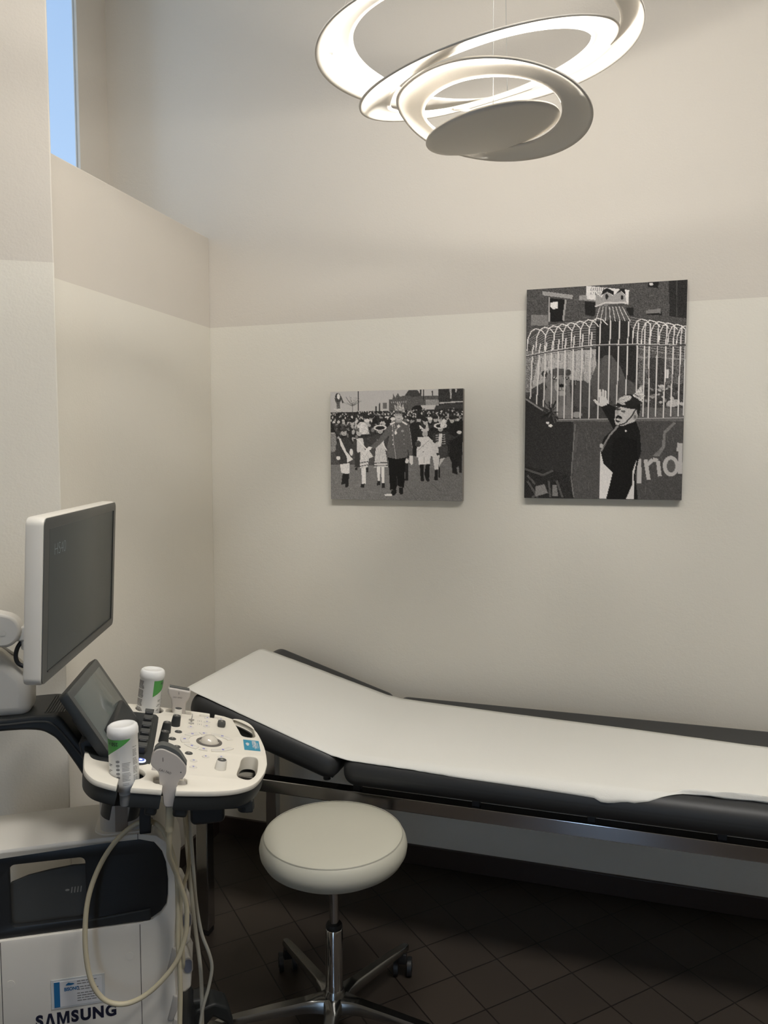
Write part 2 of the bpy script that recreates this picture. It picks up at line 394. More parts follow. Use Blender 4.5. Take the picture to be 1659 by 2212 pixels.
# ------------------------------------------------------------------ raster painter for the two printed canvases
class Paint:
    def __init__(s, quad, W, H, base, seed=1):
        s.W, s.H = W, H; s.a = np.full((H, W), float(base)); s.r = np.random.default_rng(seed)
        src = np.array(quad, float); dst = np.array([(0,0),(W,0),(W,H),(0,H)], float); A = []
        for (x, y), (u, v) in zip(src, dst):
            A.append([x,y,1,0,0,0,-u*x,-u*y,-u]); A.append([0,0,0,x,y,1,-v*x,-v*y,-v])
        s.Hm = np.linalg.svd(np.array(A))[2][-1].reshape(3, 3)
        s.yy, s.xx = np.mgrid[0:H, 0:W]+.5
        s.k = W/abs(src[1][0]-src[0][0])
    def m(s, pts):
        p = np.c_[np.array(pts, float), np.ones(len(pts))] @ s.Hm.T; return p[:, :2]/p[:, 2:]
    def mask(s, pts):
        P = s.m(pts); ins = np.zeros((s.H, s.W), bool)
        x0, x1 = max(0, int(P[:,0].min())-1), min(s.W, int(P[:,0].max())+2); y0, y1 = max(0, int(P[:,1].min())-1), min(s.H, int(P[:,1].max())+2)
        if x1 <= x0 or y1 <= y0: return ins
        X = s.xx[y0:y1, x0:x1]; Y = s.yy[y0:y1, x0:x1]; c = np.zeros(X.shape, bool)
        for i in range(len(P)):
            ax, ay = P[i]; bx, by = P[(i+1) % len(P)]
            if ay == by: continue
            c ^= ((Y < ay) != (Y < by)) & (X < (bx-ax)*(Y-ay)/(by-ay)+ax)
        ins[y0:y1, x0:x1] = c; return ins
    def P(s, pts, v, n=0, a=1.0):
        k = s.mask(pts); s.a[k] = s.a[k]*(1-a)+a*(v+(s.r.normal(0, n, k.sum()) if n else 0)); return s
    def E(s, cx, cy, rx, ry, v, rot=0, n=0, a=1.0):
        t = radians(rot); return s.P([(cx+rx*cos(g)*cos(t)-ry*sin(g)*sin(t), cy+rx*cos(g)*sin(t)+ry*sin(g)*cos(t)) for g in np.linspace(0, 2*pi, 20, endpoint=False)], v, n, a)
    def L(s, pts, w, v, a=1.0):
        for (x0, y0), (x1, y1) in zip(pts[:-1], pts[1:]):
            d = math.hypot(x1-x0, y1-y0) or 1; nx, ny = -(y1-y0)/d*w/2, (x1-x0)/d*w/2
            s.P([(x0+nx, y0+ny), (x1+nx, y1+ny), (x1-nx, y1-ny), (x0-nx, y0-ny)], v, 0, a)
        return s
    def object(s, name, w, h, M, mat_, parent):
        me = bpy.data.meshes.new(name); W, H = s.W, s.H
        b = s.a + s.r.normal(0, 3.0, s.a.shape)
        X, Z = np.meshgrid(np.linspace(0, w, W), np.linspace(h, 0, H))
        co = [M @ Vector((x, 0, z)) for x, z in zip(X.ravel(), Z.ravel())]
        idx = np.arange(W*H).reshape(H, W)
        f = np.stack([idx[:-1,:-1], idx[1:,:-1], idx[1:,1:], idx[:-1,1:]], -1).reshape(-1, 4)
        me.from_pydata(co, [], f.tolist())
        c = np.clip(b, 0, 255)/255; c = np.where(c <= .04045, c/12.92, ((c+.055)/1.055)**2.4).ravel()
        at = me.color_attributes.new('print', 'FLOAT_COLOR', 'POINT')
        at.data.foreach_set('color', np.stack([c*1.04+.002, c*.99+.0015, c*.95+.001, np.ones_like(c)], -1).ravel())
        me.materials.append(mat_); o = bpy.data.objects.new(name, me); COL.objects.link(o); o.parent = parent; return o
PRINT = mat('canvas_print_ink', (120, 120, 120), .75, spec=.2, bump=(1500, .1, .0004))
_a = PRINT.node_tree.nodes.new('ShaderNodeAttribute'); _a.attribute_name = 'print'
PRINT.node_tree.links.new(_a.outputs['Color'], PRINT.node_tree.nodes['Principled BSDF'].inputs['Base Color'])

def canvas(name, label, x0, x1, z0, z1, painter, quadtilt=0):
    D = .022; w_, h_ = x1-x0, z1-z0
    root = thing(name, label, 'canvas picture', (x0, WY, z0), 0)
    MB().box((0, -D, 0), (w_, -.0005, h_)).build('canvas', [CANVASM if name == 'tall_canvas_print' else CANVASW], root, .0015, 2)
    painter.object('print', w_-.001, h_-.001, Matrix.Translation((.0005, -D-.0006, .0005)), PRINT, root)
    return root

def parade():
    p = Paint([(100,65),(1547,70),(1497,1297),(82,1218)], 260, 204, 178, 3); R = p.r
    p.P([(60,760),(1600,760),(1600,1357),(60,1357)], 112, 9)                                   # road
    for i in range(70): 
        x, y = R.uniform(90, 1450), R.uniform(840, 1250); p.E(x, y, R.uniform(20, 90), R.uniform(3, 12), R.uniform(95, 135), 8, 0, .4)
    p.L([(860,1060),(1020,1290)], 10, 96, .7).L([(1160,1090),(1260,1180)], 8, 90, .8).L([(930,1150),(1100,1290)], 8, 98, .6)
    # skyline
    p.P([(730,170),(770,170),(780,110),(800,150),(830,100),(850,140),(905,130),(945,75),(1040,75),(1085,140),(1270,145),(1270,300),(730,300)], 84, 10)
    p.P([(905,130),(950,75),(1045,78),(1085,140),(1000,150)], 62, 8)
    p.P([(1130,180),(1270,185),(1270,250),(1130,245)], 140, 14)
    for k in range(8): p.P([(755+k*22,190),(765+k*22,190),(765+k*22,212),(755+k*22,212)], 140, 10)
    p.P([(1270,66),(1550,66),(1545,260),(1270,260)], 52, 12)
    p.P([(1395,66),(1415,66),(1412,180),(1395,180)], 150, 20).P([(1455,75),(1475,75),(1470,110),(1455,110)], 180)
    p.P([(1280,215),(1540,210),(1540,222),(1280,232)], 170, 10)
    p.L([(1112,65),(1108,215)], 10, 50).L([(400,65),(398,300)], 9, 45).L([(1080,65),(1078,130)], 20, 55).L([(1205,90),(1205,140)], 14, 60)
    p.P([(665,205),(708,205),(708,265),(665,265)], 100, 8).L([(590,235),(588,290)], 14, 60).L([(632,205),(625,290)], 16, 70)
    for k in range(26):                                                                     # bare tree
        a = R.uniform(-2.7, -.4); l = R.uniform(40, 130); p.L([(335,230),(335+l*cos(a),230+l*sin(a))], 3, 105, .8)
    p.L([(335,320),(338,200)], 9, 80)
    p.E(182,140,34,60,60,0,20).E(188,120,16,30,205,0,12).P([(215,110),(245,190),(225,190),(205,120)], 70).P([(165,180),(200,180),(205,250),(165,250)], 90, 25)
    p.L([(135,250),(175,270),(215,250)], 9, 200)
    p.E(1045,290,72,50,34).P([(1075,245),(1240,245),(1220,292),(1100,292)], 185, 6).P([(1240,250),(1545,235),(1540,320),(1215,320)], 62, 8)
    # crowd
    p.P([(95,290),(1540,290),(1515,560),(1490,820),(980,790),(860,830),(90,830)], 44, 14)
    p.P([(90,640),(380,700),(700,700),(700,880),(90,850)], 74, 12)
    for i in range(620):
        x, y = R.uniform(95, 1530), R.uniform(285, 520)
        if x > 950 and y > 430: v = R.choice([34, 40, 50, 58])
        else: v = R.choice([40, 50, 62, 150, 185, 205] if y < 420 else [38, 46, 60, 120, 180])
        s_ = 5+(y-285)*.055; p.E(x, y, s_*R.uniform(.7, 1.5), s_*R.uniform(.8, 1.7), v, R.uniform(-30, 30), 6, .9)
    for i in range(60):
        x, y = R.uniform(95, 900), R.uniform(420, 680); p.E(x, y, R.uniform(8, 18), R.uniform(12, 30), R.choice([50, 70, 130, 190]), R.uniform(-40, 40), 8, .8)
    p.P([(700,400),(760,330),(730,480),(670,480)], 40).P([(545,380),(590,330),(600,430),(540,430)], 32)
    for x, y, rr in ((330,395,34),(490,400,30),(770,390,28),(1050,385,32),(1120,410,34),(1170,400,26),(1230,390,30),(1410,400,34),(120,500,30)):
        p.E(x, y+14, rr*.7, rr, 170, 0, 8).E(x, y-10, rr, rr*.6, R.choice([40, 60, 205]), 0, 5)
    p.P([(95,520),(150,520),(165,700),(95,720)], 130, 20)
    p.P([(1380,470),(1540,420),(1500,900),(1420,940),(1370,820)], 36, 7).P([(960,430),(1060,420),(1070,780),(985,780)], 38, 7)
    p.P([(1390,860),(1440,850),(1445,960),(1455,1010),(1395,985)], 34).P([(1465,840),(1500,840),(1500,990),(1470,985)], 40)
    for x, y in ((820,270),(840,250),(870,270)): p.P([(x-20,y+40),(x-25,y-50),(x,y+10),(x+10,y-60),(x+30,y+40)], 170, 30)
    # child in dark coat with sash
    def head(x, y, r, hat=None, plume=False, dark=60):
        p.E(x, y, r*.8, r, 172, 0, 5); p.E(x-r*.3, y+r*.1, 3, 3, 60); p.E(x+r*.3, y+r*.1, 3, 3, 60); p.L([(x-r*.25,y+r*.55),(x+r*.25,y+r*.55)], 4, 95)
        if hat == 'cap': p.E(x, y-r*.75, r*.95, r*.5, dark)
        if hat == 'tri': p.E(x, y-r*.8, r*2, r*.9, 205, 0, 18).E(x, y-r*.75, r*1.4, r*.6, 40)
        if plume: p.E(x+r*.8, y-r*1.4, r*.7, r*1.5, 212, 20, 18)
    p.P([(180,580),(280,560),(325,640),(320,760),(290,840),(190,850),(150,740)], 58, 8)
    p.P([(150,640),(180,600),(190,760),(160,790),(140,740)], 62, 8); p.E(172,782,22,22,205)
    p.P([(183,570),(200,570),(262,720),(330,800),(268,835),(262,770),(200,650)], 208, 8); p.E(312,725,18,36,205)
    p.P([(190,850),(290,840),(288,950),(260,955),(200,940)], 205, 10)
    p.P([(215,950),(243,955),(240,1060),(200,1070),(200,1045)], 34).P([(240,955),(285,950),(272,1095),(238,1098)], 34)
    head(238, 510, 36, 'cap')
    # child with feathered hat, white waistcoat
    p.P([(340,580),(480,570),(540,640),(520,760),(340,740),(325,660)], 60, 8).P([(372,580),(440,575),(460,720),(375,730)], 196, 8)
    p.P([(350,740),(400,740),(400,890),(345,880)], 56).P([(410,720),(500,700),(545,780),(500,800),(485,890),(400,895)], 198, 14)
    p.L([(400,845),(490,830)], 9, 70).L([(400,880),(487,865)], 8, 70).L([(395,600),(480,700)], 12, 215)
    p.P([(415,895),(462,895),(460,1070),(420,1070)], 208, 8).P([(408,1068),(448,1065),(442,1110),(402,1102)], 36)
    p.E(440,470,58,70,200,-20,22); head(402, 515, 38, 'cap', True, 90); p.P([(345,900),(378,880),(372,915),(345,920)], 40).P([(465,900),(490,895),(488,945),(468,945)], 40)
    # girl in pleated dress
    p.P([(540,560),(590,540),(700,560),(720,700),(690,780),(555,770),(560,700),(480,560)], 64, 8)
    p.P([(590,600),(660,600),(690,790),(700,895),(552,895),(570,740)], 192, 6)
    for k in range(7): p.L([(590+k*12,690),(562+k*22,840)], 3, 150, .7)
    p.L([(550,850),(702,850)], 10, 60).L([(550,880),(702,880)], 8, 60).L([(640,620),(700,730)], 10, 210)
    p.P([(580,895),(618,895),(612,1050),(590,1050)], 210).P([(628,895),(665,895),(660,1070),(632,1070)], 210)
    p.P([(585,1040),(615,1040),(612,1090),(575,1090)], 40).P([(630,1065),(662,1065),(662,1118),(628,1122)], 40)
    head(628, 500, 36, 'tri')
    # child in white suit
    p.P([(1030,590),(1150,585),(1210,660),(1235,800),(1180,800),(1160,800),(1010,805)], 206, 9)
    p.P([(1160,620),(1190,620),(1235,800),(1190,800)], 200, 8).P([(1028,800),(1165,795),(1155,880),(1035,885)], 210, 6).L([(1095,800),(1095,880)], 5, 150)
    p.E(1035,660,30,36,60,0,30).L([(1160,620),(1020,740)], 5, 150); p.E(1086,745,6,6,60).E(1086,690,5,5,60)
    p.P([(1045,885),(1090,885),(1085,1060),(1050,1060)], 30).P([(1110,885),(1155,885),(1140,1068),(1110,1060),(1090,990)], 30).E(1070,1050,20,14,36).E(1130,1055,18,16,36)
    head(1112, 555, 36); p.E(1112,515,42,16,190).P([(1060,500),(1050,450),(1100,500)], 205, 20).P([(1115,505),(1140,420),(1158,510)], 190, 30)
    # child in braided jacket
    p.P([(1180,560),(1330,540),(1440,600),(1500,540),(1520,560),(1430,620),(1350,640),(1350,800),(1250,830),(1210,680)], 56, 8)
    for k in range(5): p.L([(1225,575+k*24),(1330,570+k*24)], 7, 160)
    p.P([(1200,660),(1290,640),(1275,770),(1215,760)], 200, 10).P([(1265,560),(1300,560),(1285,680),(1250,680)], 210, 8).E(1485,550,26,18,200)
    p.P([(1250,700),(1350,690),(1345,820),(1260,830)], 70, 8).P([(1185,800),(1262,790),(1245,940),(1205,945)], 200, 8).P([(1270,830),(1320,820),(1262,900),(1250,920)], 190)
    p.P([(1205,945),(1240,945),(1235,1060),(1198,1055)], 34).P([(1245,900),(1262,930),(1258,1035),(1240,1030)], 34)
    head(1282, 500, 36, 'tri', True)
    # uniformed man in front, arms held out
    p.P([(890,830),(925,830),(915,1050),(880,1050)], 36).E(905,840,22,26,200)
    p.P([(705,790),(895,800),(870,1125),(810,1110),(800,1095),(780,1140),(718,1143)], 22, 2).L([(795,1000),(798,1100)], 5, 60)
    p.P([(735,1145),(785,1140),(785,1180),(760,1205),(722,1195)], 28).P([(812,1120),(858,1125),(858,1190),(830,1200),(812,1170)], 28)
    p.P([(770,400),(900,395),(935,440),(960,560),(972,690),(970,780),(935,785),(920,700),(915,800),(800,815),(690,790),(700,680),(722,560),(590,680),(545,700),(525,665),(620,580),(700,480)], 92, 7)
    p.L([(765,440),(768,610),(790,815)], 5, 165).L([(940,440),(970,700)], 4, 150); p.P([(735,430),(785,408),(790,425),(740,450)], 210).P([(870,405),(925,440),(915,455),(865,420)], 210)
    for y in (458,508,555,608,658): p.E(762,y,7,7,205); 
    for y in (560,608,655): p.E(882,y,5,5,150)
    p.L([(780,440),(795,520),(835,440)], 4, 200).E(794,530,14,20,215).E(868,515,14,12,150).P([(812,455),(845,455),(845,470),(812,470)], 210).P([(822,445),(834,445),(834,482),(822,482)], 210)
    p.P([(455,715),(500,668),(540,680),(520,705),(480,722)], 212).P([(935,785),(972,783),(970,870),(955,885),(935,860)], 205)
    p.P([(795,385),(870,385),(865,425),(800,425)], 150, 8); p.E(832,350,40,52,176, 0, 5).E(832,300,44,26,70,0,20).E(812,335,15,13,70).E(852,335,15,13,70).E(812,335,10,9,170).E(852,335,10,9,170).L([(818,378),(846,378)], 5, 80)
    p.P([(795,290),(785,220),(815,270),(825,190),(850,270),(880,240),(870,300)], 150, 35)
    p.P([(658,1185),(738,1188),(738,1207),(658,1205)], 212)
    p.a = p.a*1.14+5
    return p

def cage():
    p = Paint([(137,153),(1567,75),(1483,2038),(76,2003)], 250, 350, 60, 5); R = p.r
    # brick facade
    p.P([(100,60),(1600,40),(1600,760),(100,800)], 74, 12)
    for k in range(150):
        x, y = R.uniform(110, 1560), R.uniform(90, 620); p.E(x, y, R.uniform(14, 34), 4, R.choice([52, 98, 112]), -4, 0, .5)
    p.P([(1395,80),(1560,75),(1550,420),(1400,400)], 40, 8).L([(1470,80),(1462,400)], 10, 66)
    p.P([(275,168),(545,205),(540,240),(280,205)], 150, 10).P([(325,230),(490,245),(460,440),(325,440)], 26, 4).L([(335,225),(330,440)], 14, 160).L([(482,245),(455,430)], 16, 150)
    p.P([(345,270),(410,262),(408,320),(372,330),(345,310)], 215, 12).P([(175,375),(320,380),(320,475),(172,470)], 118, 10).P([(600,208),(750,205),(745,262),(600,250)], 140, 8)
    p.P([(650,262),(745,270),(740,400),(650,380)], 30, 4).P([(1020,320),(1080,320),(1080,390),(1020,390)], 30).P([(1195,345),(1330,340),(1330,390),(1200,385)], 28).P([(1190,345),(1320,330),(1320,372),(1190,372)], 120, 8)
    p.P([(1215,95),(1310,95),(1300,150),(1215,140)], 30).E(1240,115,18,12,200)
    p.P([(668,125),(1045,165),(1035,290),(665,240)], 212, 6)
    for k, s_ in enumerate('IIIIIII'): p.L([(712+k*18,140),(706+k*18,172)], 6, 80).L([(708+k*20,180),(704+k*20,206)], 5, 90)
    # interior of the cage
    p.P([(120,580),(740,420),(1100,430),(1550,560),(1530,1310),(110,1180)], 66, 14)
    p.P([(250,700),(740,690),(740,1000),(560,960),(330,940),(150,1040),(110,800)], 168, 16)
    for k in range(14): p.L([(270+k*34,700),(230+k*36,1000)], 5, R.choice([130, 190]), .6)
    p.P([(110,700),(250,690),(150,1060),(105,1060)], 120, 30)
    p.P([(1100,660),(1530,650),(1510,1000),(1110,1000)], 88, 24).P([(1340,870),(1385,870),(1380,950),(1345,950)], 222).L([(1110,760),(1520,780)], 12, 160, .7)
    p.P([(1200,760),(1350,770),(1340,1050),(1200,1050)], 60, 14)
    for k in range(90): p.E(R.uniform(1050,1500), R.uniform(1010,1200), R.uniform(8,26), R.uniform(6,18), R.choice([40, 60, 150, 205]), R.uniform(-40,40), 8, .8)
    p.P([(1090,1205),(1520,1215),(1515,1310),(1090,1310)], 96, 10).E(1420,1170,60,34,175,-10,14)
    # wire dome
    for k in range(26):
        y0 = 420+k*11; p.L([(130+k*4,600+k*6),(330,y0+40),(740,y0-10)], 5, 150 if k % 2 else 60, .8).L([(1030,y0-30),(1250,y0+10),(1550,y0+60)], 5, 150 if k % 2 else 56, .8)
    # seated male lion, seen from behind
    p.P([(750,440),(900,420),(1030,430),(1090,560),(1110,780),(1085,980),(1000,990),(960,870),(860,740),(800,760),(735,780),(745,600)], 40, 8)
    for k in range(60): p.L([(R.uniform(760,1080), R.uniform(450,800))]*1+[(R.uniform(760,1090), R.uniform(600,950))], 3, R.choice([30, 62]), .35)
    p.P([(820,740),(880,740),(960,850),(1000,960),(960,1100),(700,1120),(680,980),(740,830)], 86, 7)
    p.E(630,1120,90,160,78,-8,6).E(980,1080,120,130,82,10,6).E(690,1240,60,60,70,0,5).P([(560,1200),(800,1180),(840,1300),(620,1310)], 66, 6)
    for k in range(60): 
        x, y = R.uniform(600,1040), R.uniform(800,1240); p.L([(x,y),(x+R.uniform(-20,20),y+50)], 3, R.choice([70, 102]), .4)
    # lioness
    p.P([(270,1050),(330,1000),(500,1010),(520,1200),(510,1300),(380,1290),(270,1190)], 112, 8).P([(110,1110),(280,1020),(280,1200),(240,1200)], 60, 8)
    p.E(395,960,112,104,118,4,8).E(280,900,26,30,60).E(490,890,28,28,66).E(400,885,84,34,84,0,8).E(420,1012,54,52,160,0,8).P([(398,915),(440,915),(455,1000),(405,1000)],128,8).E(430,1006,26,16,26).L([(430,1015),(430,1045)],5,50).E(372,938,26,15,44,10).E(472,942,24,14,44,-12).E(374,936,17,8,215,10).E(470,940,15,7,205,-12).E(374,937,7,7,25).E(470,941,6,6,25).L([(400,1045),(432,1055),(460,1045)], 6, 40).E(430,1075,40,22,165).E(450,1230,60,40,120,0,8).E(560,1265,50,26,150)
    p.L([(400,880),(395,930)], 8, 50, .7).L([(440,880),(440,930)], 8, 55, .7)
    # cage collar and crown shaped finial
    for k in range(17): p.L([(770+k*14,310),(735+k*20+ (k-8)*2,440)], 7, 190 if k % 2 else 90)
    p.P([(750,190),(800,230),(830,165),(900,215),(960,165),(1010,215),(1020,280),(745,310)], 150, 8)
    p.P([(788,215),(815,160),(850,145),(910,175),(905,210),(850,180)], 30).P([(925,200),(965,155),(1005,150),(1015,210),(975,175)], 30)
    p.E(845,222,14,24,40).E(980,230,12,22,40).L([(740,310),(830,275),(1020,275),(1035,290)], 12, 195).L([(745,325),(830,292),(1015,292)], 6, 70)
    # bars
    for x, x2, yb in ((175,150,1120),(235,205,1170),(290,265,1200),(345,330,1270),(400,388,1290),(462,448,1300),(535,518,1300),(612,590,1300),(690,665,1300),(770,745,1305),(860,835,1300),(940,915,1200),(1020,1000,1100),(1105,1090,1100),(1168,1150,1290),(1212,1195,1300),(1285,1260,1290),(1360,1330,1300),(1425,1395,1290),(1490,1460,1290),(1530,1508,1280)):
        ya = 690 if x < 700 else 640
        top = 430+abs(x-860)*.09 if x > 700 else 470+(700-x)*.22
        p.L([(x+18,top+60 if x<700 else top),(x+4,ya),(x2,yb)], 11, 205).L([(x+24,ya+40),(x2+8,yb)], 3, 40, .6)
    for k in range(19):                                                                # dome hoops
        x = 150+k*78; c = 60 if 720 < x < 1040 else 0
        if c: continue
        h = 385+abs(x-860)*.16; p.L([(x-20,700-(x-100)*.05 if x<760 else 650),(x-10,h+90),(x+20,h+25),(x+60,h),(x+110,h+15),(x+150,h+60)], 8, 215)
    p.L([(118,745),(330,705),(560,672),(780,652),(1100,650),(1450,660),(1545,655)], 14, 70).L([(118,738),(330,698),(560,665),(780,645),(1100,643),(1450,653)], 6, 190)
    # wagon side
    p.P([(105,1115),(260,1220),(380,1310),(1520,1305),(1520,2060),(60,2060)], 74, 7)
    p.P([(105,1120),(380,1310),(530,1330),(500,2010),(80,2010)], 46, 6).L([(105,1118),(260,1225)], 14, 130)
    p.P([(380,1305),(1515,1300),(1513,1330),(380,1325)], 100, 8).L([(380,1305),(1515,1300)], 7, 175)
    for k in range(260):
        x, y = R.uniform(120, 1500), R.uniform(1340, 1990); d = (x-300)*.1
        p.L([(x,y),(x+R.uniform(-12,24),y+R.uniform(20,90))], 4, R.choice([54, 66, 100, 122]) if x > 530 else R.choice([36, 56]), .4)
    p.P([(1420,1340),(1330,1420),(1310,1560),(1230,1640),(1290,1640),(1340,1560),(1350,1440),(1440,1350)], 140, 12, .7)
    p.L([(545,1345),(510,1700),(500,1830),(520,2000)], 10, 130, .7).L([(560,1420),(540,1600)], 20, 96, .5)
    p.P([(80,1720),(470,1790),(520,2010),(78,2003)], 38, 8)
    for a_, b_2 in (((80,1740),(250,1800)),((110,1850),(200,2000)),((250,1800),(340,1760)),((300,1850),(310,2000)),((370,1850),(420,2000)),((150,2000),(270,1900)),((180,1880),(110,1800))): p.L([a_, b_2], 16, 105, .8).L([a_, b_2], 5, 60)
    p.P([(180,1900),(260,1880),(290,1960),(180,1990)], 120, 8).P([(330,1890),(370,1890),(380,1990),(330,1990)], 115, 8)
    for k in range(60):
        a = R.uniform(0, 2*pi); l = R.uniform(30, 105); p.L([(335,1235),(335+l*cos(a),1235+l*sin(a))], 7, R.choice([26, 40, 90]), .9)
    p.E(300,1335,16,10,210).E(325,1360,18,12,220)
    # painted letters on the wagon
    wcol = 178
    p.L([(1110,1660),(1105,1880)], 38, wcol).L([(1165,1670),(1190,1850)], 34, wcol).L([(1180,1720),(1230,1670),(1275,1680),(1290,1820)], 34, wcol)
    p.L([(1480,1525),(1468,1800)], 36, wcol).E(1390,1730,72,92,wcol).E(1392,1730,38,58,88,0,6).L([(1468,1525),(1460,1600)], 34, wcol)
    p.L([(1497,1700),(1485,1800)], 20, wcol)
    # laughing man in spiked helmet, hand raised
    p.P([(820,1160),(905,1200),(930,1330),(885,1400),(850,1330),(775,1195)], 28, 4)
    p.P([(705,1135),(730,1130),(762,1165),(762,1045),(778,1040),(785,1100),(790,1042),(806,1045),(806,1100),(815,1050),(828,1058),(826,1110),(838,1150),(830,1180),(780,1195),(740,1175)], 208, 5)
    p.L([(786,1060),(788,1110)], 3, 120).L([(808,1060),(808,1110)], 3, 120)
    p.P([(900,1380),(1085,1325),(1120,1420),(1128,1600),(1070,1780),(1095,2060),(745,2060),(765,1560),(800,1470)], 26, 4)
    p.P([(880,1500),(960,1460),(1090,1500),(1100,1700),(1010,2015),(830,2015),(850,1780)], 20, 3)
    p.P([(765,1590),(790,1700),(870,1780),(840,1900),(808,2015),(745,2015),(755,1800)], 206, 5).P([(1090,1660),(1060,1800),(1055,2020),(985,2020),(1040,1900),(1045,1780)], 200, 5)
    p.L([(770,1590),(850,1450),(925,1370)], 16, 150, .9).L([(790,1560),(860,1450)], 5, 60).E(775,1545,16,20,170).E(995,1413,8,8,220)
    p.P([(905,1230),(960,1195),(1085,1215),(1100,1270),(1075,1330),(960,1370),(905,1355),(895,1310),(902,1270)], 188, 7)
    p.P([(905,1240),(930,1215),(930,1260),(912,1265)], 160).E(935,1222,20,8,70,-10).E(975,1240,22,10,110,5).L([(955,1235),(995,1240)], 5, 60).P([(905,1290),(925,1270),(960,1285),(962,1310),(930,1298),(905,1300)], 30).E(925,1318,22,20,50,20).E(928,1312,16,7,215,20)
    p.E(1075,1285,26,34,165,10,5).E(1078,1288,12,18,110).L([(1105,1190),(1050,1280),(990,1345),(930,1362)], 12, 36)
    p.E(1030,1150,100,62,38,0,4).P([(915,1170),(940,1150),(1110,1180),(1115,1225),(1030,1215),(910,1190)], 36).E(990,1128,62,28,190,-18,26).E(960,1165,40,12,170,20,26).P([(1100,1180),(1130,1170),(1125,1230),(1105,1300),(1095,1240)], 30)
    p.P([(1060,1100),(1105,1050),(1140,1010),(1150,1080),(1170,1100),(1130,1150),(1090,1120)], 195, 34).L([(1080,1090),(1130,1120)], 6, 50)
    p.a = p.a*1.10+2
    return p
canvas('small_canvas_print', 'small landscape canvas print of a black and white street parade crowd', -.998, -.506, 1.350, 1.742, parade())
canvas('tall_canvas_print', 'tall portrait canvas print of a laughing helmeted man beside a lion cage', -.293, .210, 1.365, 2.064, cage())

# ------------------------------------------------------------------ examination couch
def couch():
    X0, Y0 = -1.23, 2.03
    root = thing('examination_couch', 'black padded examination couch on a chrome frame, head end raised, against the back wall', 'couch', (X0, Y0, 0), radians(-.45))
    L, Wd, zr, s = 2.0, .53, .495, .04
    m = MB(); m.box((s, 0, zr), (L-s, s, zr+s)); m.build('side_rail', CHROME, root, .0025)
    MB().box((s, Wd-s, zr), (L-s, Wd, zr+s)).build('side_rail', CHROME, root, .0025)
    for x in (0, L-s): MB().box((x, s, zr), (x+s, Wd-s, zr+s)).build('cross_rail', CHROME, root, .0025)
    for x in (0, L-s):
        for y in (0, Wd-s):
            lg = MB().box((x, y, .018), (x+s, y+s, zr+s)).build('leg', CHROME, root, .0025)
            MB().box((x+.002, y+.002, 0), (x+s-.002, y+s-.002, .018)).build('foot', RUBBER, lg, .003)
    for x in (.52, .87, 1.18, 1.50, 1.82):
        for y in (.008, Wd-.032): MB().box((x, y, zr+s), (x+.022, y+.024, .562)).build('spacer', GLASSY, root, .002)
    MB().box((.50, .02, .556), (1.98, Wd-.02, .566)).build('base_board', GLASSY, root, .002)
    MB().box((.50, -.048, .562), (2.0, .578, .650)).build('seat_pad', VINYLB, root, .040, 8)
    # raised head rest, hinged near x = .49
    hp = Vector((.488, 0, .606)); T = Matrix.Translation(hp) @ Matrix.Rotation(radians(17.2), 4, 'Y')
    MB().box((-.505, -.048, -.044), (.0, .578, .044)).build('head_pad', VINYLB, root, .040, 8).matrix_local = T
    o = MB().box((-.46, .02, -.058), (-.02, .50, -.044)).build('head_board', GLASSY, root, .003); o.matrix_local = T
    m = MB()
    m.add([(.10,.24,.54),(.36,.24,.54),(.40,.24,.58),(.06,.24,.69),(.10,.262,.54),(.36,.262,.54),(.40,.262,.58),(.06,.262,.69)], [(0,1,2,3),(7,6,5,4),(0,4,5,1),(1,5,6,2),(2,6,7,3),(3,7,4,0)])
    m.build('tilt_bracket', BLACKP, root, .002)
    MB().cyl((.43, .03, .548), (.43, .03, .572), .011, 16).build('knob', RUBBER, root)
couch()

